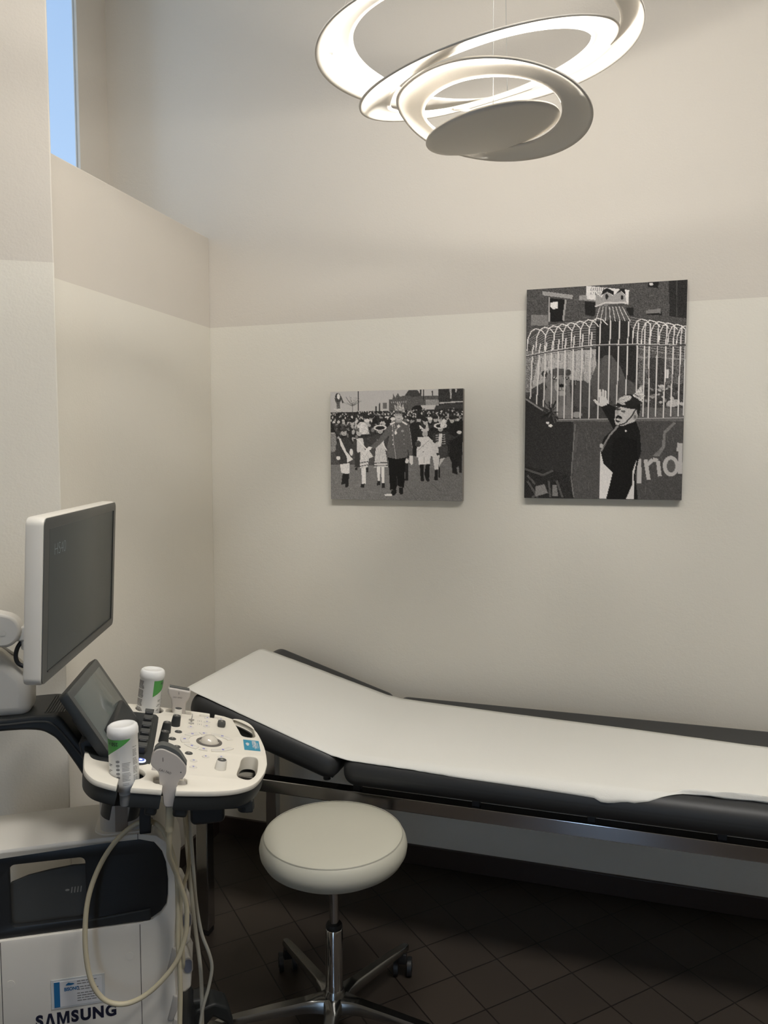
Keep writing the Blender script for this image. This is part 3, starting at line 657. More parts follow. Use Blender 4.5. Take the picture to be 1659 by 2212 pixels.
def paper():
    # couch roll laid over the pads: rows run along the couch, columns across
    rot = Matrix.Rotation(radians(-.45), 4, 'Z'); O = Vector((-1.23, 2.03, 0))
    rng = np.random.default_rng(4)
    def top(x):      # x in couch coordinates -> height of the pad's centre line
        ax = radians(17.2); xh = .488
        if x < xh-.02:
            return .606+.044/cos(ax)+(xh-x)*math.tan(ax)+.0015
        if x > xh+.03: return .6515
        t = (x-(xh-.02))/.05; a = .606+.044/cos(ax)+.02*math.tan(ax)+.0015
        return a*(1-t)+.6515*t-.010*sin(pi*t)*0
    K = 26; xs = list(np.linspace(.010, .47, 26))+list(np.linspace(.485, 1.96, 90)); rows = []
    def farY(x): return np.interp(x, [0, .05, .5, .62, .9, 1.3, 1.62, 2.0], [.470, .478, .520, .503, .472, .438, .402, .385])
    nx_ = [0, .02, .25, .49, .53, .78, 1.03, 1.2, 1.30, 1.335, 1.37, 1.41, 1.46, 1.62, 2.0]
    ny_ = [-.030, -.034, -.035, -.036, -.038, -.041, -.043, -.045, -.047, -.040, -.025, -.012, -.008, -.004, -.002]
    nz_ = [-.006, -.006, -.008, -.009, -.010, -.016, -.028, -.030, -.033, -.025, -.012, -.004, 0, 0, 0]
    vs = []; fs = []
    for x in xs:
        z0 = top(x); yf = farY(x); yn = np.interp(x, nx_, ny_); zn = np.interp(x, nx_, nz_)
        for k in range(K+1):
            t = k/K
            if t < .72: y = yf+(.0-yf)*(t/.72); z = z0
            else:
                s_ = (t-.72)/.28; y = yn*(1-(1-s_)**1.25) if s_ < 1 else yn; z = z0+zn*s_**2.2
            z += .0012*sin(x*9+k*.3)*(0.3 if t < .6 else 1.0) + (rng.normal(0, .0003))
            if x > 1.2 and t > .78: z += .003*sin(x*60+k)*((x-1.2)/.8); y += .002*sin(x*45)
            fold = math.exp(-((x-1.385)/.018)**2)
            lift = np.interp(x, [1.30, 1.42, 1.6, 2.0], [0, .012, .017, .018])
            if t > .72: z += (lift-.008*fold)*sin(pi*(t-.72)/.28)**1.5
            z = max(z, z0-.06)
            if t <= .8: z = max(z, z0)
            if x > .5:
                pz_ = .650-(.040-math.sqrt(max(0, .040**2-max(0, -.008-y)**2)))
                if y > -.047: z = max(z, pz_+.0018)
                else: y = min(y, -.0500)
            vs.append(rot @ Vector((x, y, z))+O)
    # tuck over the head end
    nrow = len(xs)
    for i in range(nrow-1):
        for k in range(K): a = i*(K+1)+k; fs.append((a, a+1, a+K+2, a+K+1))
    ex = len(vs)
    for d_, dz_ in ((-.018, -.004), (-.030, -.016), (-.034, -.030)):
        for k in range(K+1):
            v = Vector(vs[k]); vs.append(v+rot @ Vector((d_, 0, dz_+.003)))
    prev = 0
    for j in range(3):
        cur = ex+j*(K+1)
        for k in range(K): fs.append((cur+k, cur+k+1, prev+k+1, prev+k))
        prev = cur
    vs = [Vector(v)-O for v in vs]
    o = MB().add(vs, fs).build('paper_cover', PAPER, None, auto=70); o.location = O
    s = o.modifiers.new('thickness', 'SOLIDIFY'); s.thickness = .0008; s.offset = 0
    tag(o, 'white paper sheet laid lengthwise over the black examination couch', 'paper sheet')
paper()

# ------------------------------------------------------------------ swivel stool
def stool():
    C = Vector((-.669, 1.765, 0)); root = thing('swivel_stool', 'round grey upholstered swivel stool on a polished five star base', 'stool', C)
    R = .189
    prof = [(.02,.462),(.13,.462),(.160,.466),(.178,.478),(.187,.494),(.189,.508),(.186,.522),(.1795,.5335),(.1775,.5352),(.1760,.5355),(.1745,.5365),(.160,.5410),(.12,.5445),(.06,.546),(.002,.5465)]
    prof = [(r, z+.008) for r, z in prof]
    MB().lathe(prof, None, 96).build('seat', VINYLG, root, auto=80)
    MB().lathe([(.1768,.5430),(.1785,.5438),(.1772,.5456),(.1755,.5450),(.1768,.5430)], None, 96).build('seam_piping', mat('piping', (160,158,146), .6), root)
    MB().lathe([(.09,.452),(.09,.470)], None, 40).build('seat_plate', GLASSY, root)
    MB().lathe([(.0125,.29),(.0125,.455)], None, 32).build('gas_lift', CHROME, root)
    MB().lathe([(.0165,.29),(.0215,.292),(.0215,.298),(.019,.303),(.0135,.305)], None, 32).build('collar', RUBBER, root)
    MB().lathe([(.0225,.125),(.0225,.288),(.021,.2905),(.0165,.291)], None, 40).build('sleeve', CHROME, root)
    hub = MB().lathe([(.020,.070),(.027,.074),(.031,.088),(.030,.108),(.0245,.126),(.0235,.128)], None, 40)
    hub.build('hub', ALU, root)
    for k in range(5):
        g = radians(67+72*k); Mz = Matrix.Rotation(g, 4, 'Z')
        prof = [(.015,.030,.112,.075),(.045,.019,.112,.078),(.08,.0155,.110,.082),(.16,.0145,.105,.084),(.24,.0135,.099,.082),(.285,.0125,.094,.078),(.300,.0105,.092,.078),(.307,.006,.090,.080)]
        vs = []; fs = []
        for r, h_, zt, zb in prof:
            for y, z in ((-h_, zb), (-h_, zt-.006), (-h_*.72, zt), (h_*.72, zt), (h_, zt-.006), (h_, zb)): vs.append(Mz @ Vector((r, y, z)))
        n_ = 6
        for i in range(len(prof)-1):
            for j in range(n_): fs.append((i*n_+j, i*n_+(j+1) % n_, (i+1)*n_+(j+1) % n_, (i+1)*n_+j))
        fs.append(tuple(range(n_))); fs.append(tuple((len(prof)-1)*n_+j for j in reversed(range(n_))))
        MB().add(vs, fs).build('base_leg', ALU, root, auto=50)
        # twin wheel caster
        sw = radians([35, -20, 80, 10, -50][k]); T = Mz @ Matrix.Translation((.285, 0, 0)) @ Matrix.Rotation(sw, 4, 'Z')
        m = MB().cyl(T @ Vector((0,0,.05)), T @ Vector((0,0,.08)), .007, 12)
        P = [(x, z) for x, z in ((-.010,.079),(.008,.079),(.026,.064),(.034,.044),(.034,.03),(.026,.03),(.012,.05),(-.006,.046),(-.012,.060))]
        for sgn in (-1, 1):
            pass
        nn = len(P); ys = (-.012, .012)
        m.add([T @ Vector((x-.008, ys[0], z)) for x, z in P]+[T @ Vector((x-.008, ys[1], z)) for x, z in P], [tuple(range(nn)), tuple(reversed(range(nn, 2*nn)))]+[(i, nn+i, nn+(i+1) % nn, (i+1) % nn) for i in range(nn)])
        ca = m.build('caster', RUBBER, root, .002)
        for y0, y1 in ((-.026,-.013),(.013,.026)):
            w_ = MB(); A = T @ Vector((.012, y0, .0255)); B = T @ Vector((.012, y1, .0255)); w_.cyl(A, B, .0255, 28)
            w_.cyl(T @ Vector((.012, y0-.0015 if y0 < 0 else y1+.0015, .0255)), T @ Vector((.012, y0 if y0 < 0 else y1, .0255)), .014, 20)
            w_.build('wheel', GLASSY, ca, .003)
stool()

# ------------------------------------------------------------------ ultrasound machine (own axes: u forward, v across, z up)
MO = Vector((-.8902, 1.5353, 0)); MR = radians(30)
MT = Matrix.Translation(MO) @ Matrix.Rotation(MR, 4, 'Z')
TP = radians(11)
PT = Matrix.Translation((0, 0, .84)) @ Matrix.Rotation(TP, 4, 'Y')
def prism(pts, v0, v1, mi=0):
    n = len(pts)
    return ([Vector((u, v0, z)) for u, z in pts]+[Vector((u, v1, z)) for u, z in pts],
            [tuple(range(n)), tuple(reversed(range(n, 2*n)))]+[(i, n+i, n+(i+1) % n, (i+1) % n) for i in range(n)])
def sm2(pts, sub=6, closed=True):
    return [(p.x, p.y) for p in smooth([(a, b, 0) for a, b in pts], sub, closed)]
SIDE = Matrix(((1,0,0,0),(0,0,-1,0),(0,1,0,0),(0,0,0,1)))     # plate (x,y) -> (u,z), normal towards -v

def machine():
    root = thing('ultrasound_machine', 'white and black ultrasound machine on wheels with monitor, touch screen and control panel', 'ultrasound machine', MO, MR)
    # ---- body
    VN, VF = -.11, .062
    outer = [(-.56,.20),(-.085,.20),(-.076,.25),(-.082,.38),(-.080,.46),(-.074,.53),(-.070,.58),(-.074,.625),(-.088,.662),(-.115,.684),(-.150,.692),(-.30,.692),(-.47,.688),(-.53,.67),(-.56,.63)]
    hole = sm2([(-.52,.50),(-.52,.66)], 1) ; hole = [(-.535,.492),(-.155,.492),(-.128,.496),(-.108,.508),(-.097,.524),(-.0935,.545),(-.0925,.58),(-.096,.620),(-.104,.646),(-.120,.668),(-.150,.6775),(-.535,.6765)]
    vs, fs = plate(outer, [list(reversed(hole))], VF-VN, .005, Matrix.Translation((0, VN, 0)) @ SIDE)
    body = MB().add(vs, fs).build('body', WPLAST, root); weld(body)
    op = rrect(-.412, .515, -.262, .650, .012)
    ins = [(-.534,.4925),(-.155,.4925),(-.128,.4965),(-.1085,.5085),(-.0975,.5245),(-.094,.545),(-.093,.58),(-.0965,.620),(-.1045,.6455),(-.1205,.6675),(-.150,.677),(-.534,.676)]
    vs, fs = plate(ins, [list(reversed(op))], .014, .003, Matrix.Translation((0, VN+.006, 0)) @ SIDE)
    weld(MB().add(vs, fs).build('side_recess', GLASSY, root))
    m = MB(); m.add(*prism([(-.13,.4935),(-.13,.52),(-.26,.512),(-.26,.4935)], VN+.0015, VN+.02)); 
    m.build('storage_ledge', BLACKP, root, .003)
    # grey bin behind the side opening with an embossed mark
    bin_ = sm2([(-.43,.495),(-.257,.495),(-.257,.625),(-.290,.626),(-.334,.622),(-.379,.615),(-.412,.604),(-.43,.59)], 1)
    vs, fs = prism(bin_, -.087, -.080); m = MB().add(vs, fs)
    m.build('bin_wall', DGREY, root, .002)
    m = MB(); m.add([Vector((-.302+.0045*cos(g), -.0876, .5735+.0025*sin(g))) for g in np.linspace(0, 2*pi, 14, endpoint=False)], [tuple(range(14))])
    for k in range(4): m.add([Vector((-.295+k*.0062+q, -.0876, z_)) for q, z_ in ((0,.566),(.0022,.566),(.0040,.579),(.0018,.579))], [(0,1,2,3)])
    m.build('embossed_mark', MIDGREY, root)
    # seams between the covers
    MB().box((-.1535, VN-.0004, .205), (-.1523, VN+.001, .4885)).build('cover_seam', INK, root); MB().box((-.1535, VN-.0004, .679), (-.1523, VN+.001, .692)).build('cover_seam', INK, root)
    MB().box((-.4325, VN-.0004, .205), (-.4313, VN+.001, .4885)).build('cover_seam', INK, root)
    for u, z in ((-.175,.420),(-.415,.395)):
        MB().cyl((u, VN-.0006, z), (u, VN+.001, z), .0085, 24).build('cover_plug', WPLAST, root)
    # letters on the side cover
    x = 0; m = MB(); gap = .0045
    for ch in 'SAMSUNG':
        if ch == 'A':
            vs = [Vector(v) for v in ((0,0,0),(.0075,0,0),(.0125,.0195,0),(.0175,0,0),(.025,0,0),(.0165,.0275,0),(.0085,.0275,0))]; fs = [(0,1,2,6),(2,3,4,5),(6,2,5)]; wd = .025
        elif ch == 'M':
            h_ = .0275; vs = [Vector((a, b, 0)) for a, b in ((0,0),(0,h_),(.0092,h_),(.0155,.0095),(.0218,h_),(.031,h_),(.031,0),(.0245,0),(.0245,.0175),(.0180,0),(.0130,0),(.0065,.0175),(.0065,0))]
            fs = [(0,1,11,12),(1,2,3,11),(11,3,10),(3,9,10),(3,8,9),(3,4,5,8),(8,5,6,7)]; wd = .031
        else:
            vs, fs = text_geo(ch, .0385, 0, .0019, sx=1.0); x0 = min(v.x for v in vs); wd = max(v.x for v in vs)-x0; y0 = min(v.y for v in vs); y1 = max(v.y for v in vs)
            vs = [Vector((v.x-x0, (v.y-y0)*.0275/(y1-y0), 0)) for v in vs]
        k_ = .80; T = Matrix.Translation((-.3685+x, VN-.0005, .290)) @ SIDE
        m.add([T @ Vector((v.x*k_, v.y, v.z)) for v in vs], fs); x += wd*k_+gap-.0008
    m.build('lettering', NAVY, root)
    # base, casters
    m = MB(); m.add(*prism([(-.56,.14),(-.06,.14),(-.04,.17),(-.05,.21),(-.56,.21)], -.12, .07)); m.build('base', GLASSY, root, .01)
    def wheel(u, v, g):
        T = Matrix.Translation((u, v, 0)) @ Matrix.Rotation(g, 4, 'Z')
        P = [(-.055,.10),(-.045,.145),(-.01,.180),(.035,.185),(.068,.165),(.078,.13),(.080,.085),(.066,.085),(.060,.125),(.03,.15),(-.02,.10)]
        a, f = prism(P, -.030, .030); c = MB().add([T @ q for q in a], f).build('caster_cover', BLACKP, root, .008)
        MB().cyl(T @ Vector((.02,-.018,.056)), T @ Vector((.02,.018,.056)), .056, 36).build('wheel', WPLAST, c, .006)
        MB().cyl(T @ Vector((.02,-.0185,.056)), T @ Vector((.02,.0185,.056)), .044, 30).build('hub_cap', MIDGREY, c, .004)
    m = MB(); m.box((-.08, .02, .15), (-.01, .07, .20)); m.build('caster_arm', BLACKP, root, .01)
    wheel(-.035, .045, radians(10)); wheel(-.03, -.14, radians(-15)); wheel(-.55, .08, radians(170)); wheel(-.55, -.14, radians(190))
    # probe sockets on the front
    for z in (.425, .315):
        s_ = MB(); s_.add(*prism([(-.08, z-.045),(-.062, z-.045),(-.050, z-.035),(-.046, z+.02),(-.060, z+.055),(-.08, z+.055)], -.045, .045))
        so = s_.build('probe_socket', WPLAST, root, .006)
        o2, f2 = plate(rrect(-.009, -.019, .009, .019, .0088), [], .006, .001, Matrix.Translation((-.0455, -.035, z+.035)) @ Matrix.Rotation(radians(68), 4, 'Y') @ Matrix.Rotation(radians(90), 4, 'Z'))
        MB().cyl((-.056, -.050, z+.014), (-.056, -.044, z+.014), .0001, 4)
        a, f = prism(rrect(-.064, z+.004, -.047, z+.036, .0083), -.0475, -.0445); MB().add(a, f).build('release_button', mat('button_grey_blue', (112,116,130), .5), so, .0008)
        a, f = prism(rrect(-.0665, z+.001, -.0445, z+.039, .0108), -.0462, -.0440); MB().add(a, f).build('button_surround', GREYPL, so, .0006)
    for z in (.40, .29, .235):
        m = MB(); m.add(*prism([(-.100, z-.03),(-.088, z-.034),(-.078, z-.01),(-.076, z+.022),(-.086, z+.028),(-.092, z)], VN-.003, VN+.02)); m.build('lever', GREYPL, root, .003)
    m = MB(); m.add(*prism([(-.082,.30),(-.066,.30),(-.058,.34),(-.058,.49),(-.070,.52),(-.082,.52)], -.02, .055)); m.build('front_cover', WPLAST, root, .006)
    # ---- lift column
    vs, fs = plate(rrect(-.235, -.095, -.132, .020, .03), [], .125, .002, Matrix.Translation((0, 0, .805))); weld(MB().add(vs, fs).build('lift_column', GREYPL, root))
    vs, fs = plate(rrect(-.245, -.103, -.122, .030, .034), [], .004, .001, Matrix.Translation((0, 0, .695))); weld(MB().add(vs, fs).build('column_collar', WPLAST, root))
    MB().box((-.200, -.0965, .684), (-.174, -.093, .775)).build('column_strip', mat('taupe', (128,118,108), .5), root, .001)
    # ---- neck: black arm carrying both screens
    prof = sm2([(-.62,.955),(-.45,.9485),(-.37,.9510),(-.335,.9505),(-.312,.944),(-.29,.912),(-.262,.868),(-.245,.835),(-.215,.80),(-.17,.79)], 5, False)+sm2([(-.17,.765),(-.235,.768),(-.262,.80),(-.285,.84),(-.312,.885),(-.330,.905),(-.36,.919),(-.43,.922),(-.62,.918)], 5, False)
    a, f = prism(prof, -.060, .100); nk = MB().add(a, f).build('neck', BLACKP, root, .012, 4)
    m = MB()
    for k in range(9): 
        u = -.345+k*.0055; m.box((u, -.045, .9522), (u+.0022, .082, .9535-.0002*k))
    m.build('grip_ribs', BLACKP, nk, 0)
    MB().tube([(-.62,-.0605,.938),(-.43,-.0605,.937),(-.36,-.0605,.939),(-.325,-.0605,.930),(-.29,-.0605,.885),(-.25,-.0605,.825)], .0022, 8).build('edge_line', DGREY, nk)
    # ---- touch screen
    n0 = radians(25.6-30)
    T = Matrix.Translation((-.226, -.010, .946)) @ Matrix.Rotation(n0, 4, 'Z') @ Matrix.Rotation(radians(-31.4), 4, 'Y')
    # in T: +x is the screen normal, y across, z up the screen
    def slab(w_, h_, r, x0, thick, b, m_, name, par):
        P = rrect(-w_/2, -h_/2, w_/2, h_/2, r, 6)
        MM = T @ Matrix.Translation((x0, 0, 0)) @ Matrix(((0,0,1,0),(1,0,0,0),(0,1,0,0),(0,0,0,1)))
        vs, fs = plate(P, [], thick, b, MM); o = MB().add(vs, fs).build(name, m_, par); return weld(o)
    ts = slab(.276, .178, .008, 0, .020, .003, BLACKP, 'touch_screen', root)
    slab(.272, .174, .007, .0006, .001, .0003, BEZEL, 'bezel', ts)
    slab(.238, .140, .002, .0010, .0008, .0002, TOUCH, 'glass', ts)
    m = MB(); m.box((-.05, -.075, -.10), (-.018, .075, .03), 0, T); m.build('screen_mount', GLASSY, root, .01)
    m = MB(); m.add(*prism([(-.16,.873),(-.125,.866),(-.13,.858),(-.26,.85),(-.27,.90),(-.20,.93)], -.10, .09)); m.build('screen_hinge', GLASSY, root, .008)
    # ---- monitor
    n0 = radians(23.0-30)
    T = Matrix.Translation((-.263, -.004, 1.232)) @ Matrix.Rotation(n0, 4, 'Z') @ Matrix.Rotation(radians(2.7), 4, 'Y')
    mo = slab(.544, .318, .016, 0, .034, .005, WPLAST, 'monitor', root)
    slab(.540, .314, .014, .0008, .001, .0003, BEZEL, 'bezel', mo)
    slab(.482, .272, .001, .0012, .0008, .0002, SCREEN, 'glass', mo)
    m = MB(); m.box((.0009, .2415, -.137), (.0026, .244, .137), 0, T); m.box((.0009, -.2415, -.1385), (.0026, .244, -.136), 0, T); m.build('glass_gap', GLASSY, mo)
    vs, fs = text_geo('HS40', .034, 0, -.0009); TT = T @ Matrix.Translation((.0016, -.215, .082)) @ Matrix(((0,0,1,0),(1,0,0,0),(0,1,0,0),(0,0,0,1)))
    MB().add([TT @ v for v in vs], fs).build('screen_text', FAINT, mo)
    m = MB(); m.box((-.055, -.10, -.09), (-.033, .10, .09), 0, T); m.build('back_shell', WPLAST, mo, .01)
    # ---- monitor arm
    ar = MB(); ar.add(*prism([(-.420,1.1115),(-.36,1.1115),(-.36,1.145),(-.420,1.140)], -.05, -.012)); ar = ar.build('arm_bracket', WPLAST, root, .004)
    MB().cyl((-.345, -.055, 1.128), (-.30, -.045, 1.128), .018, 24).build('tilt_pivot', WPLAST, root, .002)
    MB().cyl((-.372, -.035, 1.092), (-.372, -.035, 1.115), .0165, 28).build('swivel_hub', WPLAST, root, .002)
    up_ = []
    for k in range(19):
        g = radians(-78+k*156/18); up_.append((-.420+.036*cos(g), 1.1375+.036*sin(g)))
    up_ = up_+[(-.60,1.228),(-.61,1.160),(-.52,1.128),(-.44,1.1035)]
    a, f = prism(up_, -.062, -.022); ua = MB().add(a, f).build('upper_arm', WPLAST, root, .006)
    MB().cyl((-.418, -.0628, 1.134), (-.418, -.060, 1.134), .0065, 20).build('screw', WPLAST, ua)
    a, f = prism([(-.374,.944),(-.372,1.010),(-.380,1.036),(-.427,1.083),(-.62,1.24),(-.66,1.16),(-.52,1.03),(-.476,.99),(-.472,.944)], -.044, .036)
    la = MB().add(a, f).build('lower_arm', WPLAST, root, .030, 6)
    T_ = Matrix.Translation((-.427, .006, 1.083)) @ Matrix.Rotation(radians(39), 4, 'Y')
    vs, fs = plate(rrect(-.12, -.008, .020, .008, .0078), [], .002, .0004, T_ @ Matrix.Translation((0, 0, .0006))); weld(MB().add(vs, fs).build('groove', MIDGREY, la))
    MB().tube([(-.385,-.035,1.112),(-.396,-.038,1.095),(-.399,-.040,1.075),(-.392,-.040,1.060),(-.372,-.040,1.054),(-.345,-.030,1.060),(-.32,-.02,1.075)], .0045, 12).build('monitor_cable', CABLEB, root)

    # ---- control panel
    edge = [(.131,-.04),(.129,.025),(.116,.115),(.086,.163),(.040,.199)]
    far = [(.0165,.205),(.0165,.176),(.002,.178),(.002,.208)]
    far = [(.0150,.2065),(.0150,.190),(.031,.190),(.034,.186),(.034,.180),(.031,.1765),(-.020,.1785),(-.0235,.182),(-.0235,.190),(-.020,.194),(.0030,.192),(.0030,.2085)]
    far2 = [(-.064,.2145),(-.064,.204),(-.048,.203),(-.0445,.199),(-.0445,.186),(-.048,.182),(-.105,.184),(-.109,.188),(-.109,.201),(-.105,.205),(-.086,.205),(-.086,.2165)]
    cup = [(-.138,.2185)]+[(-.148+.034*cos(radians(a)), .190+.030*sin(radians(a))) for a in range(60, -250, -14)]+[(-.166,.221)]
    back = [(-.215,.212),(-.243,.185),(-.258,.12),(-.262,.0),(-.258,-.12),(-.250,-.19)]
    nearL = [(-.242,-.225),(-.222,-.258),(-.195,-.274)]
    ncup = [(-.176,-.2805)]+[(-.163+.0345*cos(radians(a)), -.213+.033*sin(radians(a))) for a in range(-112, -430, -14)]+[(-.150,-.2815)]
    npr = [(-.0915,-.280),(-.0915,-.252),(-.105,-.251),(-.110,-.247),(-.111,-.225),(-.106,-.219),(-.051,-.214),(-.046,-.219),(-.045,-.240),(-.050,-.246),(-.0655,-.248),(-.0655,-.2785)]
    nearR = [(-.03,-.273),(.02,-.262),(.062,-.242),(.095,-.208),(.118,-.150),(.129,-.095)]
    s1 = sm2([(.129,-.095),(.131,-.04),(.129,.025),(.116,.115),(.086,.163),(.040,.199)], 6, False)
    outl = s1+[(.0150,.2065)][:0]+far+far2+cup+sm2([cup[-1]]+back+nearL+[ncup[0]], 5, False)[1:-1]+ncup+npr+sm2([npr[-1]]+nearR, 5, False)[1:-1]
    H1 = sm2([(.063,.180),(.080,.182),(.098,.163),(.109,.132),(.112,.095),(.111,.070),(.098,.062),(.080,.070),(.073,.110),(.066,.150)], 4)
    H2 = sm2([(.072,-.085),(.082,-.066),(.098,-.061),(.108,-.072),(.106,-.115),(.099,-.160),(.084,-.190),(.068,-.189),(.058,-.172),(.066,-.124)], 4)
    vs, fs = plate(list(reversed(outl)), [H1, H2], .012, .0028, PT)
    cp = MB().add(vs, fs).build('control_panel', CREAM, root); weld(cp)
    def shr(P, k, c=(-.06,-.03)): return [(c[0]+(x-c[0])*k, c[1]+(y-c[1])*k) for x, y in P]
    vs, fs = plate(list(reversed(shr(outl, .985))), [shr(H1, 1.14, (.09,.12)), shr(H2, 1.14, (.085,-.125))], .030, .004, PT @ Matrix.Translation((0,0,-.0125)))
    weld(MB().add(vs, fs).build('panel_underside', BLACKP, root))
    # wall of each grip opening, probe rest floors
    for H in (H1, H2):
        c = (sum(x for x, y in H)/len(H), sum(y for x, y in H)/len(H)); ring_ = [(c[0]+(x-c[0])*.93, c[1]+(y-c[1])*.96) for x, y in H]; n = len(H)
        vs = [PT @ Vector((x, y, -.002)) for x, y in H]+[PT @ Vector((x*.9+rx*.1, y*.9+ry*.1, -.030)) for (x, y), (rx, ry) in zip(H, ring_)]
        MB().add(vs, [(i, (i+1) % n, n+(i+1) % n, n+i) for i in range(n)]).build('grip_liner', CREAM, cp)
    for x0, y0, x1, y1, cx0, cx1 in ((-.113,-.250,-.043,-.212,-.0915,-.0655),(-.111,.181,-.042,.206,-.086,-.064),(-.026,.176,.036,.196,.003,.015)):
        m = MB(); m.box((x0, y0, -.0122), (cx0, y1, -.0065), 0, PT); m.box((cx1, y0, -.0122), (x1, y1, -.0065), 0, PT); m.build('holder_floor', GREYPL, cp)
    # holders under the panel
    def cuphold(a, b, gap, name):
        vs = []; fs = []; N = 30; h0, h1 = -.01, -.085
        for h in (h0, h1):
            for r in (.0345, .0375):
                for k in range(N+1):
                    g = gap+radians(28)+(2*pi-radians(56))*k/N; vs.append(PT @ Vector((a+r*cos(g), b+r*sin(g), h)))
        q = N+1
        for k in range(N):
            fs += [(k, k+1, q+k+1, q+k), (2*q+k, 2*q+k+1, 3*q+k+1, 3*q+k), (k, k+1, 2*q+k+1, 2*q+k), (q+k, q+k+1, 3*q+k+1, 3*q+k)]
        for k in (0, N): fs.append((k, q+k, 3*q+k, 2*q+k))
        MB().add(vs, fs).build(name, BLACKP, root, .001)
    cuphold(-.163, -.213, -pi/2, 'bottle_holder'); cuphold(-.148, .190, pi/2, 'bottle_holder')
    for a0, a1, b0, b1 in ((-.118,-.094,-.268,-.205),(-.063,-.035,-.266,-.205),(-.118,-.088,.178,.212),(-.062,-.036,.178,.212)):
        MB().box((a0, b0, -.060), (a1, b1, -.016), 0, PT).build('probe_holder', BLACKP, root, .006)
    # cable hooks and front hook pad
    m = MB(); m.box((-.144, -.168, .718), (-.121, -.158, .80)); m.box((-.144, -.168, .718), (-.121, -.110, .726)); m.box((-.144,-.168,.79),(-.121,-.10,.812)); m.build('cable_hook', GLASSY, root, .002)
    m = MB(); m.add(*prism(rrect(-.040, .742, .030, .81, .012), -.205, -.165)); m.build('front_hook', GLASSY, root, .006)
    a, f = prism([(.028,.792),(.072,.790),(.088,.782),(.088,.757),(.072,.757),(.070,.768),(.028,.770)], -.205, -.178); MB().add(a, f).build('front_hook_arm', BLACKP, root, .003)
    MB().cyl((.072,-.16,.80), (.076,-.16,.745), .018, 20).build('handle_post', BLACKP, root, .003)
    # ---- controls on the panel
    def puck(name, a, b, r, h, m_, cap=None, r2=None, taper=.9):
        o = MB().lathe([(r, 0), (r*taper, h*.9), (r*taper-.0012, h)], PT @ Matrix.Translation((a, b, 0)), 28).build(name, m_, cp)
        if cap: MB().lathe([(r*.78, h-.0002), (r*.78, h+.0006)], PT @ Matrix.Translation((a, b, 0)), 24).build('cap', cap, cp)
        return o
    def icon(a, b, m_, s_=.004, z=.0014, n=2):
        mm = MB()
        for k in range(n): mm.box((a-s_*.5+k*s_*.6, b-s_*.7, z), (a-s_*.5+k*s_*.6+s_*.35, b+s_*.7, z+.0003), 0, PT)
        mm.build('icon', m_, cp)
    puck('rotary_knob', -.079, .152, .0105, .022, WPLAST, DGREY)
    for a, b in ((-.081,.090),(-.101,.036),(-.103,-.025)):
        puck('rotary_knob', a, b, .0115, .024, BLACKP, DGREY, taper=.84); icon(a, b, GREYPL, .004, .0250)
    for a, b in ((-.072,.048),(-.084,-.002),(-.072,-.049),(-.045,-.080)):
        puck('round_button', a, b, .0088, .0018, DGREY); icon(a, b, GREYPL, .003, .0022)
    for a, b in ((-.044,.088),(-.004,.168),(-.005,.138),(-.006,.106),(.030,.168),(-.034,-.120),(-.034,-.155),(-.008,-.090),(.026,-.085)):
        puck('round_button', a, b, .0084, .0016, WPLAST); icon(a, b, INKB, .0032, .0019)
    vs, fs = plate(rrect(.0205, .108, .0395, .134, .006), [], .012, .003, PT @ Matrix.Translation((0,0,.012))); weld(MB().add(vs, fs).build('square_knob', DGREY, cp))
    icon(.030, .121, GREYPL, .004, .0122)
    puck('rotary_knob', .023, -.150, .0122, .020, WPLAST, DGREY); icon(.023, -.150, GREYPL, .005, .0208)
    m = MB(); m.box((-.0455, .108, -.0), (-.0415, .150, .002), 0, PT); m.box((-.0500, .112, 0), (-.0365, .116, .003), 0, PT); m.box((-.0500, .138, 0), (-.0365, .142, .003), 0, PT)
    m.box((-.0445, .121, 0), (-.0425, .138, .018), 0, PT); m.build('toggle_lever', GREYPL, cp, .0008)
    m = MB()
    for b in (.116, .140): m.box((-.0275, b-.006, .0), (-.0270, b+.006, .0004), 0, PT); m.box((-.0185, b-.006, .0), (-.0180, b+.006, .0004), 0, PT); m.box((-.0235, b-.003, .0), (-.0222, b+.003, .0004), 0, PT)
    m.build('toggle_marks', INKG, cp)
    # trackball with ring and segment keys
    PT0 = PT @ Matrix.Translation((0, .002, 0))
    MB().lathe([(.0300, -.001), (.0300, .0012), (.0290, .0018), (.0228, .0018), (.0228, -.001)], PT0, 48).build('trackball_ring', mat('ring_grey', (96,92,88), .4), cp)
    tb = MB().lathe([(.0218*cos(radians(a)), .0218*sin(radians(a))-.005) for a in range(10, 90, 8)]+[(.0004, .0168)], PT0, 40); tb.build('trackball', mat('ball', (214,208,196), .15, coat=.5), cp, auto=80)
    for a0, a1, ri, ro in ((158,202,.047,.066),(117,150,.048,.066),(94,112,.048,.064),(28,86,.050,.064),(210,243,.048,.066),(248,266,.048,.064),(274,332,.050,.064)):
        P = [(ro*cos(radians(g)), ro*sin(radians(g))*.92) for g in np.linspace(a0, a1, 10)]+[(ri*cos(radians(g)), ri*sin(radians(g))*.92) for g in np.linspace(a1-1, a0+1, 10)]
        vs, fs = plate(P, [], .002, .0006, PT @ Matrix.Translation((0,.002,.0019))); weld(MB().add(vs, fs).build('segment_key', WPLAST, cp))
        g = radians((a0+a1)/2); icon((ri+ro)/2*cos(g), (ri+ro)/2*sin(g)*.92+.002, INKB, .0045, .0021)
    # dark strip with slide knobs, lit power button
    st_ = sm2([(-.262,.12),(-.20,.150),(-.140,.152),(-.126,.140),(-.122,.10),(-.122,-.135),(-.128,-.160),(-.150,-.172),(-.200,-.170),(-.236,-.160),(-.250,-.130),(-.262,-.10)], 4)
